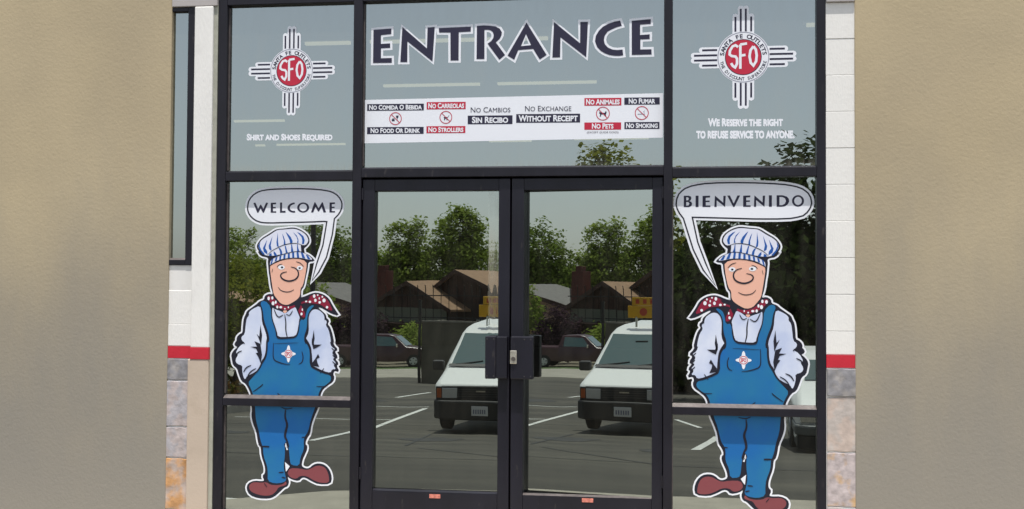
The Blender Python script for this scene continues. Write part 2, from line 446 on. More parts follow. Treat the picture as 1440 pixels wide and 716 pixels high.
# band along the top; shade at the wall head is put into its grey
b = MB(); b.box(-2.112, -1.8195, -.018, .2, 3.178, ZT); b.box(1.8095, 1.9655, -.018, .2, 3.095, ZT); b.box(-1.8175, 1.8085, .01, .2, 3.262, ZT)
tag(b.build('shade_band', M_trim, bevel=.004), 'dull grey-pink band along the top over the windows, shade painted into its colour', 'trim')
# piers
for sx, x0, x1, lb in ((-1, -4.2, -2.114, 'wide tan stucco pier with greyed foot at the left edge of the picture'), (1, 1.966, 4.2, 'wide tan stucco pier with greyed foot at the right edge of the picture')):
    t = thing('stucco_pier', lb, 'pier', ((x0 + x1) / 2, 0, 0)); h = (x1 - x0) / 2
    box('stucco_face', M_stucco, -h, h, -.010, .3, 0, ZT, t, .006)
# building shell behind
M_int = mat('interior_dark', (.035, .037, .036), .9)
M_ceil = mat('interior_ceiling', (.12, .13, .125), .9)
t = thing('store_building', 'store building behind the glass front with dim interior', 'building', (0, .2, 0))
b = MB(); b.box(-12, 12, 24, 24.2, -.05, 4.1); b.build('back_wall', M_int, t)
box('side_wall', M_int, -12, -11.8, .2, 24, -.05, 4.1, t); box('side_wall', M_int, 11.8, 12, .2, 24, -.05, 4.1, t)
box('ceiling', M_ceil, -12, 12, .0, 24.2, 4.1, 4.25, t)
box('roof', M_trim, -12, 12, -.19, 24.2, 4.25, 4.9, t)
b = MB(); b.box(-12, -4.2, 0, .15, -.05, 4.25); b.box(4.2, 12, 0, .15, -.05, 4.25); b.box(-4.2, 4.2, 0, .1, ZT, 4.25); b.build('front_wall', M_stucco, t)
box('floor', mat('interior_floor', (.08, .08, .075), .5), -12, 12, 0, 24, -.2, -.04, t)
M_tube = mat('lamp_tube', (1, .84, .56), .5, emit=.72)
M_fix = mat('lamp_body', (.3, .3, .28), .6)
LAMPS = [(-2.32, -.94, 5.3, 'ceiling light behind the first letters of ENTRANCE'), (-.71, -.38, 5.32, 'short ceiling light behind the middle of the ENTRANCE letters'),
 (-3.03, -2.48, 5.3, 'ceiling light right of the emblem on the upper left pane'), (-6.02, -5.15, 10.95, 'ceiling light under the emblem at the left of the upper left pane'),
 (-6.82, -6.59, 14.05, 'very short ceiling light below the shirt and shoes notice'), (-6.40, -5.06, 14.0, 'ceiling light just below the shirt and shoes notice'),
 (-2.87, -1.56, 8.0, 'ceiling light above the left half of the banner'), (-1.39, -.08, 8.0, 'ceiling light above the right half of the banner'),
 (-2.47, -1.66, 13.85, 'ceiling light under the middle of the banner'), (-.96, .38, 13.7, 'ceiling light under the right end of the banner'),
 (2.14, 2.5, 5.0, 'ceiling light at the right edge of the upper right pane'), (-6.3, -5.57, 8.2, 'upper ceiling light in the far left window'), (-7.7, -6.81, 11.0, 'lower ceiling light in the far left window')]
for (x0, x1, y, flab) in LAMPS:
    t = thing('fluorescent_light', flab, 'ceiling light', ((x0 + x1) / 2, y, 4.1), group='fluorescent lights inside the store')
    L = (x1 - x0) / 2
    box('lamp_body', M_fix, -L, L, -.07, .07, -.035, -.001, t); box('lamp_tube', M_tube, -L + .03, L - .03, -.028, .028, -.066, -.037, t)

# ================================================================ STOREFRONT FRAME AND GLASS
M_fr = mat('dark_frame', (.012, .011, .017), .40, spec=.32, var=.25, vs=7, bump=.0004, bs=18, c2=(.045, .04, .042), c2s=26, c2w=(.64, .74), stretch=(1, 1, .35))
M_bead = mat('pale_bead', (.105, .088, .086), .5, metal=.3, var=.25, vs=30)  # bead metal, paler and warmer than the frame
M_door = mat('dark_door_frame', (.0105, .010, .017), .38, spec=.36, var=.25, vs=6, bump=.0003, bs=20, c2=(.04, .036, .036), c2s=30, c2w=(.66, .75), stretch=(1, 1, .3))
M_gl = glass_mat('reflective_glass', (.82, .90, .88), (.30, .34, .32), .395, wave=.00045, ws=1.1, dirt=.016, sill=((2.155, 2.23, .34), (2.02, 2.11, .0)))
M_gls = glass_mat('side_glass', (.82, .90, .87), (.24, .28, .27), .43, wave=.00035, ws=1.3, dirt=.010)
M_gld = glass_mat('door_glass', (.82, .90, .86), (.22, .24, .23), .44, wave=.00030, ws=2.2, dirt=.006)
M_film = glass_mat('loose_film', (.80, .88, .85), (.30, .33, .32),   .46, wave=.0003, ws=14, dirt=.09, wst=(1.6, 1, .10))
FD = .11     # frame depth
frame = thing('storefront_frame', 'dark aluminium storefront frame holding the transom and side windows round the doors', 'window frame', (0, 0, 0))
ver = [(-1.8165, -1.762), (-.963, -.908), (.894, .944), (1.757, 1.8075)]
for x0, x1 in ver: box('mullion', M_fr, x0, x1, 0, FD, 0, 3.262, frame, .003)
for x0, x1 in ((-1.7615, -.9635), (-.9075, .8935), (.9445, 1.7565)):
    box('head_bar', M_fr, x0, x1, .001, FD, 3.182, 3.26, frame, .003)
box('transom_bar', M_fr, -1.7615, -.9635, .001, FD, 2.103, 2.158, frame, .003)
box('transom_bar', M_fr, -.9075, .8935, .001, FD, 2.118, 2.172, frame, .003)
box('transom_bar', M_fr, .9445, 1.7565, .001, FD, 2.106, 2.160, frame, .003)
for x0, x1 in ((-1.7615, -.9635), (.9445, 1.7565)):
    box('middle_rail', M_fr, x0, x1, .001, FD, .738, .783, frame, .003)
    box('bottom_rail', M_fr, x0, x1, .001, FD, 0, .10, frame, .003)
    b = MB(); b.prism([(.004, .7835), (GY - .006, .7835), (GY - .006, .803)], 'x', x0 + .002, x1 - .002); b.build('glazing_bead', M_bead, frame)
# slim paler beads beside the glass and sill lips
for x0, x1, z0, z1 in ((-1.7617, -1.753, 2.17, 3.17), (-.9077, -.901, 2.19, 3.17), (-1.7617, -1.753, .81, 2.09), (-1.7617, -1.753, .11, .73), (.9443, .949, .81, 2.09), (.9443, .949, .11, .73)):
    box('glazing_bead', M_bead, x0, x1, .030, GY - .004, z0, z1, frame)
for x0, x1, zz in ((-1.7515, -.964, 2.158), (-.9, .893, 2.172), (.945, 1.756, 2.160)):
    b = MB(); b.prism([(.02, zz + .0005), (GY - .006, zz + .0005), (GY - .006, zz + .010)], 'x', x0, x1); b.build('glazing_bead', M_fr, frame)

A_L, A_R = rad(.32), rad(-5.05)
def pane(name, label, xc, hw, z0, z1, m=None, a=0., y=GY, parent=None):
    b = MB(); b.poly([(-hw, 0, z0), (hw, 0, z0), (hw, 0, z1), (-hw, 0, z1)])
    o = b.build(name, m or M_gl, parent)
    o.location = (xc, y, 0); o.rotation_euler = (0, 0, a)
    if label: tag(o, label, 'window pane')
    return o
pane('window_pane', 'upper left transom pane behind the round emblem and shirt notice', -1.3625, .402, 2.15, 3.19)
pane('window_pane', 'wide centre transom pane above the double doors', -.007, .905, 2.165, 3.19)
pane('window_pane', 'upper right transom pane behind the round emblem and refusal notice', 1.3505, .41, 2.15, 3.19)
pane('window_pane', 'tall left side pane behind the upper body of the cartoon worker', -1.3625, .402, .775, 2.112, M_gls, a=A_L)
pane('window_pane', 'low left side pane behind the legs of the cartoon worker', -1.3625, .402, .095, .745, M_gls, a=A_L)
pane('window_pane', 'tall right side pane behind the upper body of the mirrored cartoon worker', 1.3505, .41, .775, 2.112, M_gls)
pane('window_pane', 'low right side pane behind the legs of the mirrored cartoon worker', 1.3505, .41, .095, .745, M_gls)

# far left window
t = thing('side_window', 'dark framed window above the low block wall at far left', 'window', (-2.4, 0, 1.589))
box('frame', M_fr, .389, .4345, -.006, .1, .0, 1.588, t, .003)
box('frame', M_fr, -.55, .3885, -.005, .1, .0, .032, t, .003)
box('frame', M_fr, -.55, .3885, -.005, .1, 1.562, 1.588, t, .003)
b = MB(); b.poly([(-.55, .022, .02), (.395, .022, .02), (.395, .022, 1.57), (-.55, .022, 1.57)]); b.build('glass', M_gl, t)
b = MB(); b.prism([(0.0, .0325), (.018, .0325), (.018, .044)], 'x', -.55, .388); b.build('sill_bead', M_bead, t)

# doors
M_tagr = mat('faded_red_sticker', (.62, .20, .15), .7, var=.3, vs=60)
M_chrome = mat('worn_steel', (.62, .58, .50), .35, metal=.9, var=.2, vs=40)
def door(sx, label):
    t = thing('glass_door', label, 'door', (sx * .457, .02, 0)); c = sx * .457
    def X(a): return a - c
    if sx < 0: xs = (-.903, -.828, -.074, -.006)
    else: xs = (.004, .077, .828, .890)
    box('stile', M_door, X(xs[0]), X(xs[1]), 0, .045, .008, 2.108, t, .004)
    box('stile', M_door, X(xs[2]), X(xs[3]), 0, .045, .008, 2.108, t, .004)
    if sx > 0: box('glass_stop', M_door, X(xs[1]) - .02, X(xs[1]) - .001, .0455, .10, .25, 2.05, t)
    box('top_rail', M_door, X(xs[1]) + .0005, X(xs[2]) - .0005, .0005, .0445, 2.038, 2.1075, t, .003)
    box('bottom_rail', M_door, X(xs[1]) + .0005, X(xs[2]) - .0005, .0005, .0445, .0085, .249, t, .003)
    b = MB(); b.prism([(.0, .2495), (.030, .2495), (.030, .258)], 'x', X(xs[1]) + .001, X(xs[2]) - .001); b.build('glazing_bead', M_bead if sx > 0 else M_fr, t)
    xc = (xs[1] + xs[2]) / 2
    g = pane('door_glass', None, X(xc), .382, .25, 2.045, m=M_gld, a=(A_R if sx > 0 else 0), y=.042 if sx < 0 else .048, parent=t)
    # pull plate box
    if sx < 0:
        b = MB(); zz = [1.19 + .02 * i for i in range(43)]
        xl = [X(-.140) + random.uniform(-.004, .004) for _ in zz]
        for i in range(42): b.poly([(xl[i], -.0015, zz[i]), (X(-.075), -.0015, zz[i]), (X(-.075), -.0015, zz[i + 1]), (xl[i + 1], -.0015, zz[i + 1])])
        fo = b.build('loose_film_strip', M_film, t); fo.location = (0, .040, 0)
        box('push_plate', M_door, X(-.142), X(-.078), -.052, -.004, .928, 1.178, t, .006)
        box('pull_bracket', M_door, X(-.0775), X(-.012), -.050, -.0005, .930, 1.176, t, .006)
    else:
        box('pull_bracket', M_door, X(.008), X(.1415), -.050, -.0005, .928, 1.178, t, .006)
        b = MB(); b.box(X(.007), X(.046), -.056, -.0505, 1.018, 1.096)
        lk = b.build('lock_cover', M_chrome, t, .003)
        b = MB(); b.tube([(X(.0265), -.0565, 1.047), (X(.0265), -.064, 1.047)], [.0135, .0125], 16); b.build('keyhole_cylinder', mat('dark_steel', (.16, .14, .13), .4, metal=.8), lk)
    M_scr = mat('dull_screw', (.09, .085, .085), .4, metal=.6)
    for px in ((-.130, -.090) if sx < 0 else (.090, .128)):
        for pz in (.945, 1.161):
            q = MB(); yy = -.0525 if sx < 0 else -.0505
            q.tube([(X(px), yy, pz), (X(px), yy - .0018, pz)], [.0042, .0036], 10); q.build('screw', M_scr, t)
    hx = -.903 if sx < 0 else .890
    for pz in (.35, 2.02):
        q = MB(); q.tube([(X(hx), -.003, pz - .035), (X(hx), -.003, pz + .035)], [.007, .007], 10); q.build('pivot_hinge', M_fr, t)
    x0, x1, z0, z1 = (-.479, -.413, .215, .238) if sx < 0 else (.426, .492, .219, .242)
    box('sticker', M_tagr, X(x0), X(x1), -.002, .0002, z0, z1, t)
    return t
door(-1, 'left leaf of the dark framed double glass doors, with the plain black push plate')
door(1, 'right leaf of the dark framed double glass doors, with the steel lock')

# ================================================================ VINYL DECALS
V_white = mat('white_vinyl', (.80, .82, .88), .45, spec=.4)
V_navy = mat('navy_vinyl', (.020, .018, .045), .45, spec=.4)
V_red = mat('red_vinyl', (.50, .018, .05), .45, spec=.4)
V_black = mat('ink_vinyl', (.010, .010, .022), .45, spec=.4)
V_grey = mat('grey_vinyl', (.30, .31, .38), .45, spec=.4)
def dec(name, label, cat='decal', group=None): return thing(name, label, cat, (0, 0, 0), group=group)
class DG:
    """a decal thing whose layers sit on one pane"""
    def __init__(s, name, label, xc=0., a=0., cat='decal', group=None):
        s.t = thing(name, label, cat, (xc, GY, 0), a, group); s.xc = xc
    def add(s, name, F, m, parent=None):
        me = D.meshes.new(name); me.from_pydata(F.v, [], F.f); me.materials.append(m); me.update()
        o = D.objects.new(name, me); COL.objects.link(o); o.parent = parent or s.t; return o
    def F(s): return Flat(s.xc)
mm = lambda L: [(p[0] / 1000, p[1] / 1000) for p in L]
ENT = json.loads('''{"E":[[-851,3017],[-740,3022],[-740,2988],[-804,2983],[-804,2930],[-747,2932],[-746,2905],[-803,2903],[-803,2843],[-736,2843],[-735,2814],[-852,2815]],"N":[[-672,3029],[-520,2896],[-517,3022],[-473,3024],[-485,2816],[-640,2941],[-640,2816],[-683,2817]],"T":[[-448,3017],[-253,3021],[-253,2991],[-326,2989],[-326,2819],[-375,2820],[-377,2988],[-446,2990]],"R":[[-216,3024],[-174,3026],[-138,3023],[-105,3018],[-78,3004],[-65,2982],[-67,2964],[-78,2943],[-101,2922],[-45,2846],[-79,2818],[-151,2916],[-130,2930],[-117,2948],[-114,2966],[-119,2984],[-134,2996],[-152,2999],[-170,2999],[-169,2824],[-217,2825]],"A":[[83,3036],[204,2840],[163,2814],[124,2878],[34,2873],[10,2816],[-30,2842]],"Ah":[[80,2968],[111,2901],[50,2896]],"N2":[[247,3035],[402,2905],[403,3031],[448,3031],[439,2821],[286,2943],[284,2824],[238,2824]],"C":[[637,3033],[647,3002],[618,2995],[590,2983],[563,2969],[547,2946],[542,2921],[548,2896],[566,2876],[594,2863],[622,2860],[652,2862],[656,2828],[632,2825],[604,2826],[576,2831],[548,2842],[524,2857],[503,2880],[490,2915],[495,2947],[513,2977],[537,3000],[569,3017],[604,3028]],"E2":[[705,3030],[816,3037],[816,3009],[754,3006],[754,2945],[810,2948],[810,2920],[756,2919],[756,2860],[820,2860],[822,2829],[706,2829]]}''')
order = [('E', 'E'), ('N', 'N'), ('T', 'T'), ('R', 'R'), ('A', 'A'), ('N2', 'N'), ('C', 'C'), ('E2', 'E')]
d = DG('entrance_lettering', 'large navy capitals with white outline reading ENTRANCE on the centre transom', cat='lettering')
for i, (k, ch) in enumerate(order):
    P = mm(ENT[k]); H = [mm(ENT['Ah'])] if k == 'A' else []
    if k in ('C', 'R'): pass
    F = d.F(); F.fill(P, ly(2 + i * .1), H); L = d.add('letter', F, V_navy)
    F = d.F(); F.ribbon(P, .0135, ly(.2 + i * .1), True)
    for h in H: F.ribbon(h, .011, ly(.25 + i * .1), True)
    d.add('white_outline', F, V_white, L)

# unit glyphs of the same hand for the speech bubbles
def norm(P, holes=()):
    z0 = min(p[1] for p in P); z1 = max(p[1] for p in P); x0 = min(p[0] for p in P); x1 = max(p[0] for p in P)
    f = lambda p: ((p[0] - x0) / (x1 - x0), (p[1] - z0) / (z1 - z0))
    return [f(p) for p in P], [[f(p) for p in h] for h in holes]
def circ(cx, cz, rx, rz_, n=24): return [(cx + rx * math.cos(2 * math.pi * i / n), cz + rz_ * math.sin(2 * math.pi * i / n)) for i in range(n)]
GL = {'E': norm(mm(ENT['E'])), 'N': norm(mm(ENT['N'])), 'C': norm(mm(ENT['C'])),
 'W': norm([(0, .97), (.17, 1), (.40, .40), (.58, .80), (.64, .80), (.83, .40), (1.05, 1), (1.22, .97), (.88, 0), (.80, 0), (.61, .42), (.42, 0), (.34, 0)]),
 'L': norm([(0, 1), (.22, 1), (.22, .17), (.6, .19), (.6, 0), (0, 0)]),
 'O': norm(circ(.5, .5, .52, .52), [circ(.5, .5, .33, .37)]),
 'M': norm([(0, 0), (.3, 1), (.38, 1), (.68, .42), (.98, 1), (1.06, 1), (1.36, 0), (1.14, -.03), (.96, .55), (.72, .08), (.64, .08), (.4, .55), (.2, -.03)]),
 'B': norm([(0, 1), (.4, 1), (.56, .93), (.6, .78), (.54, .6), (.44, .53), (.6, .46), (.66, .28), (.6, .1), (.42, 0), (0, 0)], [[(.19, .86), (.34, .86), (.40, .74), (.34, .60), (.19, .59)], [(.19, .45), (.36, .45), (.45, .3), (.37, .14), (.19, .13)]]),
 'I': norm([(0, 0), (.2, 0), (.2, 1), (0, 1)]), 'V': norm([(0, 1), (.2, 1), (.48, .3), (.76, 1), (.96, 1), (.54, 0), (.44, 0)]),
 'D': norm([(0, 1), (.4, 1), (.68, .88), (.82, .68), (.84, .45), (.74, .2), (.55, .04), (.35, 0), (0, 0)], [[(.19, .85), (.38, .85), (.56, .73), (.63, .5), (.55, .26), (.38, .14), (.19, .14)]])}
BUB = json.loads('''{"L":[[-1633,1947],[-1624,1992],[-1585,2032],[-1524,2052],[-1391,2057],[-1250,2056],[-1133,2046],[-1077,2026],[-1044,1989],[-1035,1953],[-1050,1908],[-1084,1874],[-1096,1778],[-1131,1640],[-1179,1549],[-1220,1497],[-1193,1597],[-1154,1713],[-1131,1856],[-1154,1858],[-1224,1854],[-1389,1851],[-1507,1848],[-1564,1855],[-1607,1882],[-1629,1915]],"R":[[961,1963],[989,2032],[1078,2068],[1248,2077],[1487,2071],[1627,2058],[1704,2028],[1736,1971],[1722,1914],[1669,1870],[1487,1863],[1206,1872],[1058,1876],[1089,1732],[1135,1609],[1191,1480],[1121,1570],[1064,1688],[1007,1869],[975,1912]]}''')
def bubble(word, boxes, u0, u1, X0, X1, z0, z1, P, xc, a, label):
    d = DG('speech_bubble', label, xc, a)
    F = d.F(); F.ribbon(P, .0165, ly(.1), True); d.add('white_border', F, V_white)
    F = d.F(); F.ribbon(P, .0042, ly(1), True); d.add('ink_outline', F, V_black)
    F = d.F(); F.fill(P, ly(.5)); body = d.add('bubble_body', F, V_white)
    for ch, (a0, a1) in zip(word, boxes):
        g, hs = GL[ch]; fx = lambda u: X0 + (u - u0) / (u1 - u0) * (X1 - X0)
        q = lambda p: (fx(a0) + p[0] * (fx(a1) - fx(a0)), z0 + p[1] * (z1 - z0))
        F = d.F(); F.fill([q(p) for p in g], ly(1.5), [[q(p) for p in h] for h in hs]); d.add('letter', F, V_navy)
PL = mm(BUB['L']); PR = mm(BUB['R'])
def soft(P, keep):
    out = []; n = len(P)
    for i, p in enumerate(P):
        if i in keep: out.append(p); continue
        a, b = P[i - 1], P[(i + 1) % n]
        out.append((p[0] * .7 + a[0] * .3, p[1] * .7 + a[1] * .3)); out.append(((a[0] + 6 * p[0] + b[0]) / 8, (a[1] + 6 * p[1] + b[1]) / 8)); out.append((p[0] * .7 + b[0] * .3, p[1] * .7 + b[1] * .3))
    return out
bubble('WELCOME', [(165, 365), (400, 475), (525, 600), (625, 730), (755, 915), (940, 1140), (1185, 1260)], 165, 1260, -1.596, -1.080, 1.911, 1.973, soft(PL, {11, 12, 13, 14, 15, 16, 17, 18}), -1.3625, A_L,
       'white speech bubble reading WELCOME above the left cartoon worker')
bubble('BIENVENIDO', [(62, 96), (110, 122), (138, 170), (186, 232), (238, 290), (302, 332), (345, 390), (405, 417), (436, 486), (497, 545)], 62, 545, 1.009, 1.690, 1.935, 2.001, soft(PR, {12, 13, 14, 15, 16, 17, 18}), 1.3505, 0.,
       'white speech bubble reading BIENVENIDO above the right cartoon worker')

# round emblem
def emblem(cx, cz, xc, label, s=.155):
    d = DG('emblem_decal', label, xc, 0.); k = s / 178
    F = d.F(); F.ell(cx, cz, 178 * k, 178 * k, ly(.6), 48)
    i = 0
    for ax in range(4):
        c_, s_ = [(1, 0), (0, 1), (-1, 0), (0, -1)][ax]
        for off, r in ((-53, 280), (-17, 335), (17, 335), (53, 280)):
            hw = 20 * k; i += 1
            P = []
            for u, w in [(150 * k, -hw), (r * k, -hw)] + [(r * k + hw * math.sin(q * math.pi / 6), -hw * math.cos(q * math.pi / 6)) for q in range(1, 6)] + [(r * k, hw), (150 * k, hw)]:
                w2 = w + off * k; P.append((cx + u * c_ - w2 * s_, cz + u * s_ + w2 * c_))
            F.fill(P, ly(.05 + .02 * i))
    d.add('white_backing', F, V_white)
    for ax in range(4):
        c_, s_ = [(1, 0), (0, 1), (-1, 0), (0, -1)][ax]
        for off, r in ((-53, 278), (-17, 333), (17, 333), (53, 278)):
            hw = 6.5 * k
            P = [(cx + u * c_ - (w + off * k) * s_, cz + u * s_ + (w + off * k) * c_) for u, w in ((176 * k, -hw), (r * k, -hw), (r * k, hw), (176 * k, hw))]
            F = d.F(); F.fill(P, ly(1)); d.add('ray_bar', F, V_navy)
    F = d.F(); F.ell(cx, cz, 174 * k, 174 * k, ly(1.1), 48, (168 * k, 168 * k)); d.add('outer_ring', F, V_grey)
    F = d.F(); F.ell(cx, cz, 124 * k, 124 * k, ly(1.1), 40, (117 * k, 117 * k)); d.add('inner_ring', F, V_navy)
    F = d.F(); F.ell(cx, cz, 119 * k, 119 * k, ly(1.2), 40); disc = d.add('red_disc', F, V_red)
    q = lambda L: [(cx + (u - 370) * k, cz - (v - 355) * k) for u, v in L]
    for ch, paths in (('S', [[(335, 285), (318, 272), (298, 280), (280, 310), (278, 335), (292, 346), (318, 350), (328, 365), (328, 400), (315, 425), (300, 415), (288, 395)]]),
                      ('F', [[(350, 435), (350, 268)], [(350, 268), (395, 262)], [(350, 345), (385, 340)]]),
                      ('O', [[(438, 282), (418, 310), (412, 350), (420, 395), (438, 415), (456, 385), (460, 345), (454, 305), (438, 282)]])):
        F = d.F()
        for j, pth in enumerate(paths): F.ribbon(q(pth), 8.5 * k, ly(2 + j * .1), False, False)
        d.add('letter', F, V_white, disc)
    F = d.F(); text_arc(F, 'SANTA FE OUTLETS', cx, cz, 131 * k, rad(176), rad(4), 28 * k, ly(1.6), 1.0, off=.025)
    tag(d.add('ring_lettering', F, V_navy), kind='stuff')
    F = d.F(); text_arc(F, 'THE DISCOUNT SUPERSTORE', cx, cz, 160 * k, rad(190), rad(350), 22 * k, ly(1.6), .95, True, off=.015)
    tag(d.add('ring_lettering', F, V_navy), kind='stuff')
emblem(-1.3635, 2.779, -1.3625, 'round red and white SFO emblem with cross rays above the shirt and shoes notice', .1375)
emblem(1.348, 2.802, 1.3505, 'round red and white SFO emblem with cross rays above the right to refuse service notice', .1505)

d = DG('notice_lettering', 'small white capitals reading Shirt and Shoes Required on the upper left pane', -1.3625, cat='lettering')
F = d.F(); text_fit(F, 'Shirt and Shoes Required', -1.644, -1.100, 2.346, 2.393, ly(.5), off=.055, tilt=-.012); d.add('text_line', F, V_white)
d = DG('notice_lettering', 'two white lines of refusal of service notice under the emblem on the upper right pane', 1.3505, cat='lettering')
F = d.F(); text_fit(F, 'We Reserve the right', 1.146, 1.572, 2.400, 2.448, ly(.5), off=.055, tilt=-.01); d.add('text_line', F, V_white)
F = d.F(); text_fit(F, 'to refuse service to anyone.', 1.080, 1.637, 2.329, 2.376, ly(.5), off=.055, tilt=-.01); d.add('text_line', F, V_white)

# notice banner
d = DG('notice_banner', 'long white banner of store rules in navy and red across the centre transom', 0., cat='banner')
F = d.F(); F.fill([(-.8995, 2.329), (.8905, 2.341), (.8905, 2.601), (-.8995, 2.592)], ly(0)); d.add('banner_sheet', F, mat('banner_white', (.80, .82, .88), .45, spec=.4))
def strip(x0, x1, z0, z1, m, txt, tm, pad=.02, tl=-.008, vp=.13):
    F = d.F()
    if m:
        zc = (z0 + z1) / 2; h = (z1 - z0) / 2 ; sl_ = tl * (x1 - x0) / 2
        F.fill([(x0, zc - h - sl_), (x1, zc - h + sl_), (x1, zc + h + sl_), (x0, zc + h - sl_)], ly(1)); p = d.add('notice_strip', F, m); F = d.F()
        hh = z1 - z0
        text_fit(F, txt, x0 + pad, x1 - pad, z0 + hh * vp, z1 - hh * vp, ly(2), tilt=tl, off=.034); d.add('strip_text', F, tm, p)
    else:
        text_fit(F, txt, x0, x1, z0, z1, ly(2), tilt=tl, off=.0); d.add('strip_text', F, tm)
strip(-.886, -.536, 2.524, 2.565, V_navy, 'No Comida O Bebida', V_white, .012)
strip(-.885, -.536, 2.383, 2.425, V_navy, 'No Food Or Drink', V_white, .022)
strip(-.519, -.281, 2.527, 2.571, V_red, 'No Carreolas', V_white, .010)
strip(-.519, -.282, 2.384, 2.426, V_red, 'No Strollers', V_white, .012)
strip(-.250, -.011, 2.504, 2.536, None, 'No Cambios', V_navy)
strip(-.268, .002, 2.434, 2.486, V_navy, 'Sin Recibo', V_white, .026)
strip(.077, .352, 2.506, 2.538, None, 'No Exchange', V_navy)
strip(.024, .404, 2.438, 2.490, V_navy, 'Without Receipt', V_white, .014)
strip(.429, .646, 2.534, 2.579, V_red, 'No Animales', V_white, .010)
strip(.429, .645, 2.392, 2.435, V_red, 'No Pets', V_white, .045)
strip(.444, .630, 2.368, 2.382, None, '(EXCEPT GUIDE DOGS)', V_navy)
strip(.663, .869, 2.536, 2.578, V_navy, 'No Fumar', V_white, .026)
strip(.664, .868, 2.393, 2.434, V_navy, 'No Smoking', V_white, .010)
for (cx, cz, kind) in ((-.710, 2.476, 'food'), (-.401, 2.479, 'stroller'), (.538, 2.487, 'dog'), (.765, 2.487, 'smoke')):
    r = .0385 if cx < 0 else .0405
    F = d.F()
    if kind == 'food':
        F.fill([(cx + .002, cz + .018), (cx + .020, cz + .018), (cx + .016, cz + .002), (cx + .006, cz + .002)], ly(1)); F.ribbon([(cx + .011, cz + .002), (cx + .011, cz - .016)], .0012, ly(1.05), False, False)
        F.fill([(cx - .024, cz - .008), (cx - .004, cz - .008), (cx - .006, cz - .016), (cx - .022, cz - .016)], ly(1)); F.ell(cx - .014, cz - .003, .009, .004, ly(1.02), 10)
    elif kind == 'stroller':
        F.fill([(cx - .014, cz + .002), (cx + .012, cz + .002), (cx + .008, cz - .009), (cx - .010, cz - .009)], ly(1)); F.ell(cx - .008, cz - .014, .004, .004, ly(1), 8); F.ell(cx + .007, cz - .014, .004, .004, ly(1), 8)
        F.ribbon([(cx + .012, cz), (cx + .02, cz + .012)], .0013, ly(1.05), False, False)
    elif kind == 'dog':
        F.fill([(cx - .022, cz + .002), (cx - .020, cz + .014), (cx - .012, cz + .006), (cx + .010, cz + .004), (cx + .018, cz + .016), (cx + .022, cz + .006), (cx + .018, cz - .004), (cx + .018, cz - .018), (cx + .013, cz - .018), (cx + .009, cz - .006), (cx - .009, cz - .005), (cx - .013, cz - .018), (cx - .019, cz - .018), (cx - .016, cz - .004)], ly(1))
    else:
        F.fill([(cx - .024, cz - .004), (cx + .018, cz - .004), (cx + .018, cz - .009), (cx - .024, cz - .009)], ly(1)); F.ribbon([(cx + .016, cz), (cx + .010, cz + .008), (cx + .018, cz + .014)], .0012, ly(1.05), False, False)
    icon = d.add('notice_icon', F, V_navy if kind != 'smoke' else V_grey)
    F = d.F(); F.ell(cx, cz, r, r, ly(1.6), 28, (r - .0045, r - .0045)); F.ribbon([(cx - r * .68, cz + r * .68), (cx + r * .68, cz - r * .68)], .0021, ly(1.5), False, False)
    d.add('red_prohibition_ring', F, V_red)

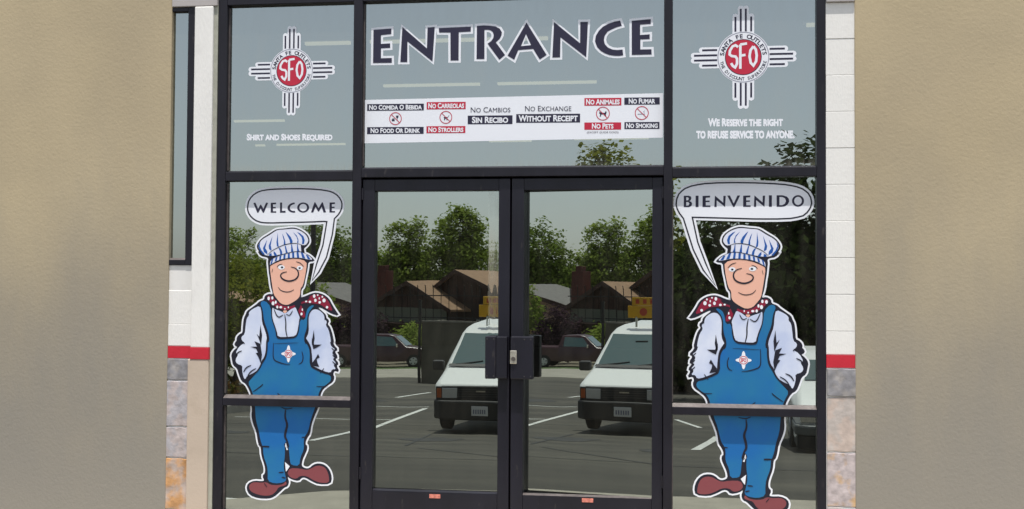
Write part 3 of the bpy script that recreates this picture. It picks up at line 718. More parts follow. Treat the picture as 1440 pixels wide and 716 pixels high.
# cartoon worker figures (cap, neckerchief, overalls)
FIG = json.loads('''{"silhouette":[[-1438,1809],[-1388,1813],[-1344,1819],[-1312,1812],[-1281,1797],[-1252,1774],[-1241,1750],[-1241,1729],[-1258,1707],[-1276,1695],[-1271,1671],[-1273,1664],[-1242,1652],[-1216,1631],[-1207,1618],[-1247,1614],[-1250,1571],[-1262,1516],[-1272,1462],[-1289,1444],[-1290,1402],[-1292,1393],[-1260,1401],[-1223,1418],[-1191,1424],[-1149,1414],[-1114,1389],[-1093,1349],[-1069,1313],[-1052,1290],[-1095,1300],[-1143,1328],[-1175,1342],[-1180,1330],[-1153,1310],[-1132,1290],[-1131,1272],[-1111,1257],[-1123,1236],[-1105,1216],[-1091,1175],[-1080,1125],[-1088,1134],[-1081,1108],[-1055,1083],[-1078,1073],[-1054,1037],[-1074,1027],[-1049,999],[-1065,986],[-1045,951],[-1076,958],[-1085,935],[-1076,915],[-1084,890],[-1117,868],[-1143,847],[-1158,822],[-1163,797],[-1160,783],[-1175,733],[-1197,684],[-1217,629],[-1223,575],[-1242,548],[-1253,521],[-1248,494],[-1244,508],[-1240,483],[-1256,447],[-1270,416],[-1276,378],[-1251,363],[-1224,364],[-1198,388],[-1167,396],[-1130,389],[-1100,360],[-1085,315],[-1093,278],[-1165,274],[-1208,291],[-1250,314],[-1274,310],[-1290,290],[-1335,299],[-1361,318],[-1360,302],[-1352,282],[-1360,256],[-1382,248],[-1408,222],[-1445,190],[-1477,179],[-1541,179],[-1595,196],[-1616,233],[-1607,264],[-1569,281],[-1521,278],[-1502,283],[-1516,313],[-1501,326],[-1498,349],[-1503,379],[-1524,435],[-1528,486],[-1536,501],[-1537,491],[-1548,523],[-1556,577],[-1580,630],[-1590,675],[-1586,712],[-1590,757],[-1588,802],[-1591,794],[-1604,829],[-1628,870],[-1656,885],[-1673,926],[-1684,962],[-1711,982],[-1717,1013],[-1723,1044],[-1707,1070],[-1680,1091],[-1704,1103],[-1697,1121],[-1680,1132],[-1688,1122],[-1690,1148],[-1671,1169],[-1652,1175],[-1650,1226],[-1645,1267],[-1634,1288],[-1627,1309],[-1596,1330],[-1560,1356],[-1549,1368],[-1517,1379],[-1515,1402],[-1490,1415],[-1468,1410],[-1463,1419],[-1477,1461],[-1484,1515],[-1490,1546],[-1494,1588],[-1497,1612],[-1493,1631],[-1505,1642],[-1543,1648],[-1564,1679],[-1531,1653],[-1555,1677],[-1569,1701],[-1564,1722],[-1539,1753],[-1494,1779],[-1457,1803]],"fills":{"skin":[[[-1487,1582],[-1477,1509],[-1467,1449],[-1460,1413],[-1439,1386],[-1414,1357],[-1376,1348],[-1345,1362],[-1307,1387],[-1293,1409],[-1292,1450],[-1277,1467],[-1265,1516],[-1256,1571],[-1254,1616],[-1323,1634],[-1398,1625],[-1473,1594]],[[-1404,1316],[-1388,1295],[-1369,1317]]],"cap_cloth":[[[-1438,1806],[-1388,1809],[-1344,1814],[-1312,1807],[-1282,1793],[-1259,1774],[-1246,1750],[-1247,1732],[-1264,1712],[-1286,1715],[-1290,1695],[-1287,1670],[-1342,1668],[-1373,1663],[-1423,1656],[-1467,1648],[-1499,1648],[-1528,1656],[-1548,1677],[-1561,1701],[-1558,1722],[-1535,1750],[-1491,1774],[-1455,1798]],[[-1487,1591],[-1481,1623],[-1436,1646],[-1373,1664],[-1311,1675],[-1273,1666],[-1238,1648],[-1215,1624],[-1247,1626],[-1298,1637],[-1373,1634],[-1436,1622],[-1478,1593]]],"cap_stripe":[[[-1548,1735],[-1561,1710],[-1552,1683],[-1531,1656],[-1517,1656],[-1541,1683],[-1552,1707]],[[-1505,1747],[-1531,1695],[-1525,1671],[-1502,1656],[-1504,1677],[-1517,1695]],[[-1472,1768],[-1495,1710],[-1492,1689],[-1481,1680],[-1476,1683],[-1482,1713]],[[-1438,1789],[-1446,1732],[-1443,1707],[-1430,1700],[-1436,1732]],[[-1411,1785],[-1399,1738],[-1400,1716],[-1388,1713],[-1390,1735],[-1400,1765]],[[-1389,1794],[-1363,1744],[-1359,1723],[-1346,1723],[-1344,1738],[-1356,1762],[-1375,1783]],[[-1343,1794],[-1319,1762],[-1313,1744],[-1316,1727],[-1307,1728],[-1308,1747],[-1318,1771]],[[-1317,1794],[-1288,1762],[-1283,1741],[-1285,1720],[-1273,1720],[-1268,1744],[-1277,1768],[-1299,1786]],[[-1490,1659],[-1493,1648],[-1474,1648],[-1477,1665]],[[-1463,1677],[-1463,1662],[-1456,1648],[-1439,1648],[-1452,1668]],[[-1433,1697],[-1424,1677],[-1421,1656],[-1407,1657],[-1411,1677],[-1421,1694]],[[-1394,1710],[-1389,1683],[-1386,1663],[-1373,1665],[-1380,1686],[-1387,1709]],[[-1353,1718],[-1353,1669],[-1337,1669],[-1342,1692],[-1348,1718]],[[-1316,1721],[-1316,1671],[-1298,1670],[-1308,1695],[-1312,1719]],[[-1475,1626],[-1483,1594],[-1473,1600],[-1464,1631]],[[-1450,1637],[-1456,1614],[-1444,1617],[-1438,1643]],[[-1425,1648],[-1428,1623],[-1417,1626],[-1413,1651]],[[-1400,1655],[-1402,1628],[-1389,1631],[-1387,1659]],[[-1373,1662],[-1374,1633],[-1360,1635],[-1361,1666]],[[-1347,1667],[-1345,1636],[-1332,1637],[-1334,1670]],[[-1319,1672],[-1315,1637],[-1301,1637],[-1307,1673]],[[-1292,1670],[-1282,1636],[-1263,1632],[-1279,1667]],[[-1260,1656],[-1248,1629],[-1229,1626],[-1247,1652]]],"scarf":[[[-1505,1396],[-1490,1408],[-1467,1396],[-1442,1371],[-1410,1347],[-1371,1340],[-1339,1344],[-1329,1352],[-1321,1338],[-1350,1325],[-1387,1318],[-1425,1328],[-1460,1347],[-1487,1371]],[[-1284,1377],[-1252,1389],[-1218,1412],[-1191,1418],[-1149,1407],[-1121,1383],[-1102,1349],[-1086,1314],[-1127,1327],[-1164,1354],[-1201,1360],[-1244,1363],[-1276,1362],[-1286,1352]],[[-1302,1345],[-1286,1351],[-1276,1327],[-1261,1301],[-1261,1273],[-1284,1278],[-1305,1311]]],"shirt":[[[-1545,1346],[-1596,1322],[-1616,1303],[-1614,1285],[-1629,1267],[-1635,1226],[-1640,1169],[-1663,1153],[-1658,1130],[-1639,1118],[-1674,1096],[-1698,1054],[-1679,1047],[-1699,1013],[-1689,989],[-1652,978],[-1655,952],[-1646,911],[-1635,893],[-1623,916],[-1591,930],[-1554,954],[-1539,985],[-1533,1010],[-1517,1028],[-1506,1067],[-1505,1118],[-1502,1149],[-1503,1125],[-1500,1155],[-1515,1201],[-1532,1242],[-1536,1304]],[[-1201,1326],[-1174,1321],[-1144,1296],[-1138,1266],[-1123,1251],[-1132,1230],[-1114,1205],[-1103,1164],[-1097,1124],[-1105,1134],[-1097,1103],[-1069,1083],[-1094,1066],[-1069,1036],[-1088,1026],[-1063,1001],[-1082,990],[-1064,965],[-1089,965],[-1098,943],[-1139,952],[-1187,973],[-1211,984],[-1213,1030],[-1218,1071],[-1240,1122],[-1256,1152],[-1256,1143],[-1236,1184],[-1238,1245],[-1239,1289],[-1222,1316]],[[-1468,1335],[-1457,1325],[-1408,1310],[-1387,1295],[-1350,1325],[-1323,1341],[-1308,1306],[-1292,1270],[-1302,1229],[-1308,1188],[-1320,1162],[-1369,1156],[-1431,1155],[-1436,1187],[-1462,1248],[-1469,1294]]],"denim":[[[-1547,1365],[-1513,1376],[-1477,1338],[-1473,1269],[-1447,1202],[-1441,1155],[-1412,1144],[-1364,1146],[-1315,1152],[-1297,1188],[-1293,1264],[-1261,1258],[-1254,1307],[-1242,1336],[-1211,1353],[-1205,1339],[-1246,1296],[-1247,1209],[-1266,1158],[-1263,1122],[-1244,1111],[-1228,1071],[-1230,981],[-1186,958],[-1139,937],[-1099,929],[-1093,900],[-1117,876],[-1151,855],[-1170,822],[-1174,796],[-1178,783],[-1195,724],[-1217,665],[-1235,584],[-1256,557],[-1262,521],[-1257,487],[-1260,508],[-1260,477],[-1281,431],[-1287,379],[-1336,383],[-1346,404],[-1351,460],[-1357,495],[-1353,496],[-1364,514],[-1372,525],[-1382,509],[-1385,495],[-1380,505],[-1377,444],[-1386,378],[-1376,327],[-1366,292],[-1388,276],[-1441,269],[-1485,284],[-1484,334],[-1489,375],[-1513,435],[-1516,491],[-1520,492],[-1534,532],[-1542,577],[-1562,644],[-1567,689],[-1570,735],[-1578,793],[-1580,794],[-1592,830],[-1617,875],[-1591,904],[-1537,967],[-1525,998],[-1503,1024],[-1495,1067],[-1494,1129],[-1488,1120],[-1483,1150],[-1504,1207],[-1524,1258],[-1526,1315]]],"shoe_leather":[[[-1604,244],[-1594,264],[-1569,275],[-1521,271],[-1494,277],[-1467,261],[-1425,259],[-1387,266],[-1371,286],[-1363,267],[-1385,256],[-1415,249],[-1432,220],[-1461,197],[-1514,193],[-1568,206],[-1593,220]],[[-1345,365],[-1282,364],[-1240,355],[-1209,368],[-1187,381],[-1156,385],[-1125,373],[-1108,344],[-1100,309],[-1102,283],[-1155,281],[-1197,295],[-1240,320],[-1282,320],[-1303,301],[-1335,305],[-1355,321],[-1360,338]]]},"ink":[[[[-1502,1653],[-1474,1680],[-1437,1698],[-1405,1713],[-1365,1723],[-1317,1725],[-1286,1715]],0.9],[[[-1487,1589],[-1436,1620],[-1373,1633],[-1298,1636],[-1247,1625]],1.0],[[[-1483,1626],[-1436,1649],[-1373,1666],[-1311,1677],[-1273,1669]],0.8],[[[-1441,1579],[-1429,1593],[-1407,1599]],0.9],[[[-1321,1613],[-1294,1606],[-1272,1583]],0.9],[[[-1353,1581],[-1325,1575],[-1306,1556],[-1304,1528],[-1321,1505],[-1359,1493],[-1390,1499],[-1412,1513],[-1419,1531],[-1406,1546],[-1378,1551]],1.9],[[[-1432,1458],[-1415,1436],[-1377,1427],[-1349,1433],[-1332,1444]],1.0],[[[-1467,1570],[-1473,1546]],0.6],[[[-1457,1325],[-1432,1269],[-1397,1290]],1.3],[[[-1381,1295],[-1357,1283],[-1339,1316]],1.1],[[[-1389,1293],[-1380,1244],[-1382,1198],[-1370,1152]],1.5],[[[-1551,1363],[-1529,1309],[-1524,1253],[-1501,1197],[-1487,1150],[-1498,1114]],1.6],[[[-1474,1340],[-1471,1269],[-1442,1197],[-1437,1150],[-1412,1146],[-1364,1149],[-1319,1153],[-1301,1188],[-1295,1266]],1.6],[[[-1206,1342],[-1243,1296],[-1243,1209],[-1264,1158],[-1254,1117]],1.6],[[[-1257,1152],[-1228,1107],[-1220,1066],[-1226,984],[-1186,962],[-1139,942],[-1091,933]],1.8],[[[-1497,1149],[-1496,1078],[-1509,1026],[-1530,995],[-1546,959],[-1591,912],[-1620,891]],1.8],[[[-1457,1119],[-1459,1073],[-1458,1017],[-1421,1001],[-1383,991],[-1351,989]],1.2],[[[-1279,1070],[-1269,1040],[-1274,1004],[-1298,992]],1.2],[[[-1454,1115],[-1379,1118],[-1300,1121]],0.6],[[[-1584,820],[-1547,845],[-1526,862],[-1521,869]],1.2],[[[-1185,860],[-1138,858],[-1112,871]],1.1],[[[-1429,815],[-1408,798],[-1365,793]],1.2],[[[-1403,730],[-1375,718],[-1333,726]],1.2],[[[-1376,716],[-1381,671],[-1363,626],[-1373,590],[-1380,554],[-1364,527],[-1353,491]],2.8],[[[-1364,475],[-1364,429],[-1357,372]],5.0],[[[-1274,551],[-1242,555]],1.2],[[[-1523,492],[-1476,492]],1.4],[[[-1518,490],[-1476,488]],1.2],[[[-1415,336],[-1384,339]],1.4],[[[-1396,309],[-1372,304]],1.4],[[[-1506,270],[-1488,247]],0.9],[[[-1645,939],[-1628,968],[-1597,981]],1.5],[[[-1626,901],[-1602,943],[-1565,963]],1.4],[[[-1675,1134],[-1639,1112]],1.6],[[[-1695,1044],[-1679,1060],[-1657,1068]],1.4],[[[-1162,939],[-1139,970]],1.0],[[[-1093,1093],[-1069,1070]],1.2],[[[-1087,1052],[-1066,1030]],1.2],[[[-1087,1012],[-1060,987]],1.2],[[[-1134,1282],[-1137,1262]],1.2],[[[-1628,1298],[-1616,1285]],1.2]],"inkfill":[[[-1541,1227],[-1530,1165],[-1535,1106],[-1551,1145],[-1565,1175],[-1548,1155]],[[-1578,1128],[-1540,1113],[-1529,1046],[-1536,995],[-1554,1036],[-1569,1056],[-1555,1059],[-1566,1082],[-1604,1094],[-1561,1095]],[[-1205,1200],[-1199,1149],[-1207,1110],[-1216,1110],[-1212,1159]],[[-1216,1153],[-1201,1112],[-1154,1112],[-1185,1094],[-1206,1084],[-1217,1122]],[[-1177,1056],[-1166,1035],[-1185,1025],[-1181,1005],[-1168,977],[-1212,983],[-1211,1005],[-1195,1025]],[[-1322,1356],[-1292,1378],[-1228,1400],[-1244,1382],[-1284,1370],[-1290,1347],[-1301,1322],[-1313,1327]],[[-1292,1716],[-1278,1713],[-1283,1695],[-1275,1671],[-1288,1671],[-1291,1695]]],"white":[[[-1373,518],[-1364,491],[-1370,486],[-1377,495]],[[-1373,505],[-1358,475],[-1368,473]],[[-1377,401],[-1346,376],[-1361,353],[-1370,343],[-1374,378]]],"dots":[[-1491,1389,8,11],[-1468,1392,7,10],[-1463,1359,9,12],[-1446,1366,6,10],[-1436,1337,7,9],[-1414,1336,9,7],[-1388,1327,5,5],[-1366,1336,4,6],[-1205,1405,8,11],[-1183,1411,5,5],[-1197,1379,8,10],[-1231,1370,8,7],[-1170,1367,8,8],[-1143,1379,10,12],[-1124,1338,8,8],[-1154,1401,5,6],[-1173,1391,4,7],[-1255,1372,7,5],[-1283,1296,7,9],[-1278,1322,4,8]],"eyes":[[-1413,1578],[-1297,1575],[-1409,1578],[-1298,1574]],"badge":[-1362,1054]}''')
V_skin = mat('skin_print', (.80, .45, .34), .45, spec=.4)
V_shirt = mat('shirt_print', (.50, .57, .77), .45, spec=.4, c2=(.68, .73, .86), c2s=4, c2w=(.4, .6))
V_denim = mat('denim_print', (.006, .125, .385), .45, spec=.4, c2=(.014, .165, .34), c2s=2.5, c2w=(.4, .6))
V_shoe = mat('shoe_print', (.22, .055, .065), .45, spec=.4)
V_scarf = mat('scarf_print', (.24, .008, .035), .45, spec=.4)
V_blue = mat('stripe_print', (.006, .085, .36), .45, spec=.4)
V_capw = mat('cap_print', (.70, .72, .84), .45, spec=.4)
FM = {'skin': ('face_skin', V_skin), 'cap_cloth': ('cap', V_capw), 'cap_stripe': ('cap_stripe', V_blue), 'scarf': ('neckerchief', V_scarf), 'shirt': ('shirt', V_shirt), 'denim': ('overalls', V_denim), 'shoe_leather': ('shoe', V_shoe)}
def figure(flip, xc, a, label):
    d = DG('worker_decal', label, xc, a)
    def T(L):
        P = mm(L)
        return [(-.012 - p[0], p[1]) for p in P] if flip else P
    P = T(FIG['silhouette'])
    F = d.F(); F.ribbon(smooth(P), .0125, ly(0), True); F.fill(P, ly(.2)); d.add('white_border', F, V_white)
    F = d.F(); F.fill(smooth(P), ly(.6)); F.ribbon(smooth(P), .0030, ly(.5), True); d.add('ink_outline', F, V_black)
    capo = None
    for j, k in enumerate(('shirt', 'denim', 'skin', 'scarf', 'cap_cloth', 'shoe_leather', 'cap_stripe')):
        nm, m = FM[k]
        if k in ('shirt', 'shoe_leather'):
            for L in FIG['fills'][k]:
                F = d.F(); F.fill(smooth(T(L)), ly(1.2)); d.add({'shirt': 'shirt_panel', 'shoe_leather': 'shoe'}[k], F, m)
            continue
        F = d.F()
        for i, L in enumerate(FIG['fills'][k]): F.fill(T(L) if k == 'cap_stripe' else smooth(T(L)), ly(1.3 + j * .22 + .01 * i))
        o = d.add(nm, F, m, capo if k == 'cap_stripe' else None)
        if k == 'cap_cloth': capo = o
    e = T(FIG['eyes'])
    F = d.F(); F.ell(e[0][0], e[0][1], .021, .0135, ly(3.2), 18); d.add('eye', F, V_white)
    F = d.F(); F.ell(e[1][0], e[1][1], .019, .0130, ly(3.2), 18); d.add('eye', F, V_white)
    F = d.F(); F.ell(e[2][0], e[2][1], .0078, .0062, ly(3.6), 12); F.ell(e[3][0], e[3][1], .0070, .0060, ly(3.6), 12); d.add('pupils', F, V_black)
    F = d.F()
    for i, (x, z, rx, rz_) in enumerate(FIG['dots']):
        (px, pz), = T([(x, z)]); F.ell(px, pz, rx / 1000, rz_ / 1000, ly(3.2 + .02 * i), 12)
    for L in FIG['white']: F.fill(T(L), ly(4.2))
    tag(d.add('white_spots', F, V_white), kind='stuff')
    F = d.F()
    for i, (L, w) in enumerate(FIG['ink']): F.ribbon(smooth(T(L), 2, False), w * .0026, ly(3.8 + i * .008), False)
    for i, L in enumerate(FIG['inkfill']): F.fill(T(L), ly(3.7))
    tag(d.add('ink_lines', F, V_black), kind='stuff')
    (bx, bz), = T([FIG['badge']])
    F = d.F()
    for i, (c_, s_) in enumerate(((1, 0), (0, 1))): F.ell(bx, bz, .046 if c_ else .013, .013 if c_ else .053, ly(3.3 + .1 * i), 14)
    F.ell(bx, bz, .027, .027, ly(3.5), 16); o = d.add('bib_badge', F, V_white)
    F = d.F(); F.ell(bx, bz, .024, .024, ly(3.9), 18, (.020, .020)); text_fit(F, 'SFO', bx - .015, bx + .015, bz - .012, bz + .012, ly(4.0), False, .04); d.add('badge_lettering', F, V_red, o)
figure(False, -1.3625, A_L, 'cartoon rail worker in striped cap and blue overalls, scarf blowing right, under the WELCOME bubble')
figure(True, 1.3505, 0., 'cartoon rail worker in striped cap and blue overalls, scarf blowing left, under the BIENVENIDO bubble')

# ================================================================ ACROSS THE LOT (seen in the glass)
M_tyre = mat('tyre_rubber', (.02, .02, .02), .85)
M_rim = mat('wheel_rim', (.45, .46, .48), .35, metal=.7)
M_vwhite = mat('white_car_paint', (.78, .79, .76), .3, spec=.6)
M_dkred = mat('dark_red_car_paint', (.045, .008, .012), .28, spec=.6)
M_blk = mat('black_trim', (.018, .018, .018), .55)
M_cgl = mat('car_glass', (.05, .10, .10), .05, spec=1.0)
M_lamp = mat('headlamp_lens', (.55, .56, .55), .15, metal=.3, spec=.8)
M_amb = mat('amber_lens', (.40, .085, .015), .3)
M_plate = mat('licence_plate', (.55, .56, .55), .5)
def loft(st, m, parent, name='body', bevel=.05):
    b = MB(); n = len(st)
    for (y, zb, zm, zt, wm, wt) in st:
        b.v += [(-wt, y, zt), (wt, y, zt), (wm, y, zm), (wm * .97, y, zb), (-wm * .97, y, zb), (-wm, y, zm)]
    for i in range(n - 1):
        for k in range(6):
            k2 = (k + 1) % 6; b.f.append((i * 6 + k, i * 6 + k2, (i + 1) * 6 + k2, (i + 1) * 6 + k)); b.m.append(0)
    b.f.append(tuple(range(6))); b.m.append(0); b.f.append(tuple(reversed(range((n - 1) * 6, n * 6)))); b.m.append(0)
    return b.build(name, m, parent, bevel, 3, smooth=True)
def quadp(name, pts, m, parent, off=(0, .006, .006)):
    b = MB(); p = [Vector(q) + Vector(off) for q in pts]; b.poly(p); return b.build(name, m, parent)
def wheel(x, y, r, w, parent, out):
    b = MB(); b.tube([(x - w / 2, y, r), (x - w * .4, y, r), (x + w * .4, y, r), (x + w / 2, y, r)], [r * .9, r, r, r * .9], 24)
    wh = b.build('wheel', M_tyre, parent, smooth=True)
    b = MB(); xo = x + out * w / 2
    b.tube([(xo - out * .01, y, r), (xo + out * .012, y, r)], [r * .62, r * .58], 20)
    b.build('rim', M_rim, wh)
    b = MB()
    for k in range(5):
        a = k * 1.2566 + .3
        b.tube([(xo + out * .014, y + math.cos(a) * r * .42, r + math.sin(a) * r * .42), (xo + out * .016, y + math.cos(a) * r * .42, r + math.sin(a) * r * .42)], [r * .11, r * .11], 8)
    b.build('rim_hole', M_blk, wh)
    return wh
def lerp(a, b, t): return tuple(a[i] + (b[i] - a[i]) * t for i in range(3))
def inset(q, u, v):
    # q: four corners (bottom-left, bottom-right, top-right, top-left)
    L = lambda s, t: lerp(lerp(q[0], q[1], s), lerp(q[3], q[2], s), t)
    return [L(u, v), L(1 - u, v), L(1 - u, 1 - v), L(u, 1 - v)]

# white minivan, nose to the building
zv = zg(-15)
van = thing('minivan', 'white minivan with black bumper and yellow roof sign parked facing the glass doors', 'van', (-2.60, -14.0, zv))
van.rotation_euler = (-math.atan(.05), 0, 0)
vs = [(0, .30, .84, .885, .80, .77), (-.12, .28, .88, .95, .845, .80), (-.85, .28, .98, 1.13, .86, .765), (-1.72, .28, 1.02, 1.70, .86, .655), (-2.0, .28, 1.04, 1.775, .86, .625), (-2.6, .28, 1.04, 1.80, .86, .62), (-4.1, .28, 1.04, 1.78, .86, .62), (-4.4, .35, 1.04, 1.5, .84, .66)]
loft(vs, M_vwhite, van)
q = [(-.765, -.85, 1.13), (.765, -.85, 1.13), (.655, -1.72, 1.70), (-.655, -1.72, 1.70)]
ws = quadp('windshield', inset(q, .045, .05), M_cgl, van, (0, .012, .012))
for x0 in (-.62, .06):
    b = MB(); b.tube([(x0, -.86, 1.165), (x0 + .5, -.95, 1.225)], [.014, .010], 6); b.build('wiper', M_blk, ws)
for s_ in (-1, 1):
    quadp('side_window', inset([(s_ * .86, -1.3, 1.04), (s_ * .86, -4.0, 1.04), (s_ * .625, -4.0, 1.77), (s_ * .65, -1.8, 1.71)], .04, .1), M_cgl, van, (s_ * .012, 0, .004))
    b = MB(); b.box(.84, 1.06, -1.0, -.86, 1.05, 1.23) if s_ > 0 else b.box(-1.06, -.84, -1.0, -.86, 1.05, 1.23)
    b.build('mirror', M_blk, van, .03)
    hl = box('headlight', M_lamp, min(s_ * .42, s_ * .695), max(s_ * .42, s_ * .695), -.03, .018, .66, .85, van, .012)
    box('turn_signal', M_amb, min(s_ * .70, s_ * .80), max(s_ * .70, s_ * .80), -.06, .012, .66, .85, van, .012)
    for yy in (-.78, -3.75): wheel(s_ * .76, yy, .33, .20, van, s_)
g = box('grille', M_blk, -.81, .81, -.05, .010, .625, .872, van, .008)
cw = MB(); cw.poly([(-.74, -.80, 1.128), (.74, -.80, 1.128), (.73, -.88, 1.168), (-.73, -.88, 1.168)]); o_ = cw.build('cowl', M_blk, van); o_.location = (0, .012, .012)
box('hood_seam', mat('seam_grey', (.10, .10, .10), .6), -.70, .70, .0105, .016, .876, .886, van)
box('hood_badge', M_chrome, -.09, .09, .0265, .032, .775, .80, van)
box('interior_mirror', M_blk, -.12, .12, -1.50, -1.47, 1.52, 1.58, van)
for k in range(4): box('grille_bar', mat('grille_grey', (.06, .06, .062), .4), -.41, .41, .016, .026, .685 + k * .042, .70 + k * .042, g)
b = MB(); b.prism([(-.85, -.5), (-.85, .03), (-.72, .14), (.72, .14), (.85, .03), (.85, -.5)], 'z', .30, .63)
bp = b.build('bumper', M_blk, van, .03)
pl = box('licence_plate', M_plate, -.155, .155, .141, .152, .385, .545, van, .006)
for k in range(6): box('plate_mark', mat('plate_ink', (.12, .13, .2), .6), -.125 + k * .042, -.102 + k * .042, .1525, .154, .42, .49, pl)
sg = thing('roof_sign', 'yellow two tier sign board on short posts on the roof of the white minivan', 'sign', (-2.70, -15.9, zv + 1.80 + .095 + .05))
M_yel = mat('yellow_sign', (.62, .33, .012), .6, var=.08, vs=6)
for x in (-.12, .52): box('post', mat('pale_post', (.55, .55, .45), .6), x - .018, x + .018, -.03, .0, -.05, .16, sg)
lo = box('board', M_yel, -.28, .36, -.04, 0, .13, .36, sg, .008)
hi = box('board', M_yel, -.20, .44, -.038, .002, .365, .52, sg, .008)
box('board_teal', mat('teal_panel', (.03, .20, .15), .6), .365, .50, -.04, 0, .14, .34, sg, .005)
box('board_white', mat('white_panel', (.55, .58, .6), .6), .505, .95, -.04, 0, .13, .50, sg, .005)
rm = mat('sign_red_mark', (.45, .06, .02), .6)
b = MB(); b.tube([(.02, -.0405 + .042, .245), (.02, .004, .245)], [.075, .075], 18); b.build('printed_mark', rm, lo)
for k in range(4): box('printed_mark', rm, -.13 + k * .14, -.06 + k * .14, .0025, .005, .40, .485, hi)

# white sedan at right
zs = zg(-11.4)
car = thing('sedan', 'white sedan with bright headlights reflected beside the legs of the right cartoon worker', 'car', (3.38, -10.3, zs))
car.rotation_euler = (-math.atan(.07), 0, 0)
cs = [(0, .22, .62, .66, .80, .74), (-.12, .2, .66, .74, .86, .80), (-1.15, .2, .78, .92, .88, .74), (-1.75, .2, .84, 1.20, .88, .60), (-2.1, .2, .86, 1.26, .88, .58), (-3.1, .2, .86, 1.24, .88, .58), (-3.7, .2, .86, .98, .88, .70), (-4.5, .24, .8, .92, .84, .74)]
loft(cs, M_vwhite, car, bevel=.04)
quadp('windshield', inset([(-.74, -1.15, .92), (.74, -1.15, .92), (.60, -1.75, 1.20), (-.60, -1.75, 1.20)], .06, .07), M_cgl, car, (0, .012, .012))
for s_ in (-1, 1):
    quadp('side_window', inset([(s_ * .88, -1.5, .86), (s_ * .88, -3.5, .86), (s_ * .60, -3.1, 1.22), (s_ * .60, -1.9, 1.22)], .06, .1), M_cgl, car, (s_ * .012, 0, .004))
    box('headlight', mat('bright_headlamp', (.8, .8, .78), .08, metal=.8), min(s_ * .50, s_ * .80), max(s_ * .50, s_ * .80), -.06, .014, .50, .63, car, .015)
    b = MB(); b.box(min(s_ * .88, s_ * 1.04), max(s_ * .88, s_ * 1.04), -1.45, -1.36, .90, 1.02); b.build('mirror', M_vwhite, car, .02)
    for yy in (-.85, -3.55): wheel(s_ * .78, yy, .31, .2, car, s_)
gr = box('grille', M_blk, -.48, .48, -.04, .012, .50, .62, car, .008)
for k in range(7): box('grille_bar', M_chrome, -.44 + k * .14, -.425 + k * .14, .0125, .018, .51, .61, gr)
b = MB(); b.prism([(-.88, -.5), (-.88, .02), (-.70, .13), (.70, .13), (.88, .02), (.88, -.5)], 'z', .34, .485); b.build('bumper', mat('grey_bumper', (.10, .11, .11), .5), car, .03)
b = MB(); b.prism([(-.84, -.5), (-.84, .0), (-.68, .09), (.68, .09), (.84, .0), (.84, -.5)], 'z', .14, .335); b.build('air_dam', M_blk, car, .02)

# dark red pickup, side on, nose to the right
zt_ = zg(-58)
pk = thing('pickup_truck', 'dark red pickup truck seen side on across the street in front of the low house', 'truck', (-13.75 - 1.7, -58, zt_), rad(-90))
# local: nose at -y after turning => build with nose toward +y of local, turned so it points +x
pk.rotation_euler = (0, 0, rad(-90))
ps = [(2.65, .42, .92, .96, .84, .78), (2.55, .38, 1.0, 1.08, .92, .86), (1.25, .38, 1.12, 1.2, .95, .84), (.55, .38, 1.15, 1.78, .95, .70), (.2, .38, 1.15, 1.84, .95, .68), (-.75, .38, 1.15, 1.82, .95, .68), (-.95, .38, 1.15, 1.2, .95, .90), (-2.75, .42, 1.15, 1.2, .95, .92), (-2.85, .45, 1.1, 1.16, .93, .90)]
loft(ps, M_dkred, pk, bevel=.05)
quadp('windshield', inset([(-.84, 1.25, 1.2), (.84, 1.25, 1.2), (.70, .55, 1.78), (-.70, .55, 1.78)], .06, .07), M_cgl, pk, (0, .012, .012))
for s_ in (-1, 1):
    quadp('side_window', inset([(s_ * .95, .95, 1.17), (s_ * .95, -.72, 1.17), (s_ * .69, -.65, 1.80), (s_ * .70, .45, 1.76)], .05, .1), M_cgl, pk, (s_ * .012, 0, .004))
    for yy in (1.72, -1.75): wheel(s_ * .86, yy, .38, .24, pk, s_)
    box('mirror', M_chrome, min(s_ * .96, s_ * 1.16), max(s_ * .96, s_ * 1.16), .75, .82, 1.18, 1.36, pk, .02)
    box('headlight', M_lamp, min(s_ * .5, s_ * .82), max(s_ * .5, s_ * .82), 2.6, 2.665, .75, .92, pk, .01)
box('bumper', M_chrome, -.9, .9, 2.6, 2.78, .45, .64, pk, .03)

# ---------------------------------------------------------------- trees and shrubs
def quads(P, N, size, asp=.6, bias=None):
    n = len(P)
    if bias is not None:
        N = N * .75 + bias; N /= np.linalg.norm(N, axis=1)[:, None]
    a = rng.normal(size=(n, 3)); u = np.cross(N, a); u /= np.linalg.norm(u, axis=1)[:, None] + 1e-9; w = np.cross(N, u)
    s = (size * rng.uniform(.6, 1.3, n))[:, None]
    V = np.stack([P - u * s, P - w * s * asp, P + u * s, P + w * s * asp], 1).reshape(-1, 3)
    return V
def leaf_mesh(name, V, m, parent=None):
    n = len(V) // 4
    me = D.meshes.new(name); me.vertices.add(n * 4); me.vertices.foreach_set('co', V.astype(np.float32).ravel())
    me.loops.add(n * 4); me.loops.foreach_set('vertex_index', np.arange(n * 4, dtype=np.int32))
    me.polygons.add(n); me.polygons.foreach_set('loop_start', np.arange(0, n * 4, 4, dtype=np.int32))
    me.materials.append(m); me.update(); me.validate()
    o = D.objects.new(name, me); COL.objects.link(o)
    if parent: o.parent = parent
    return o
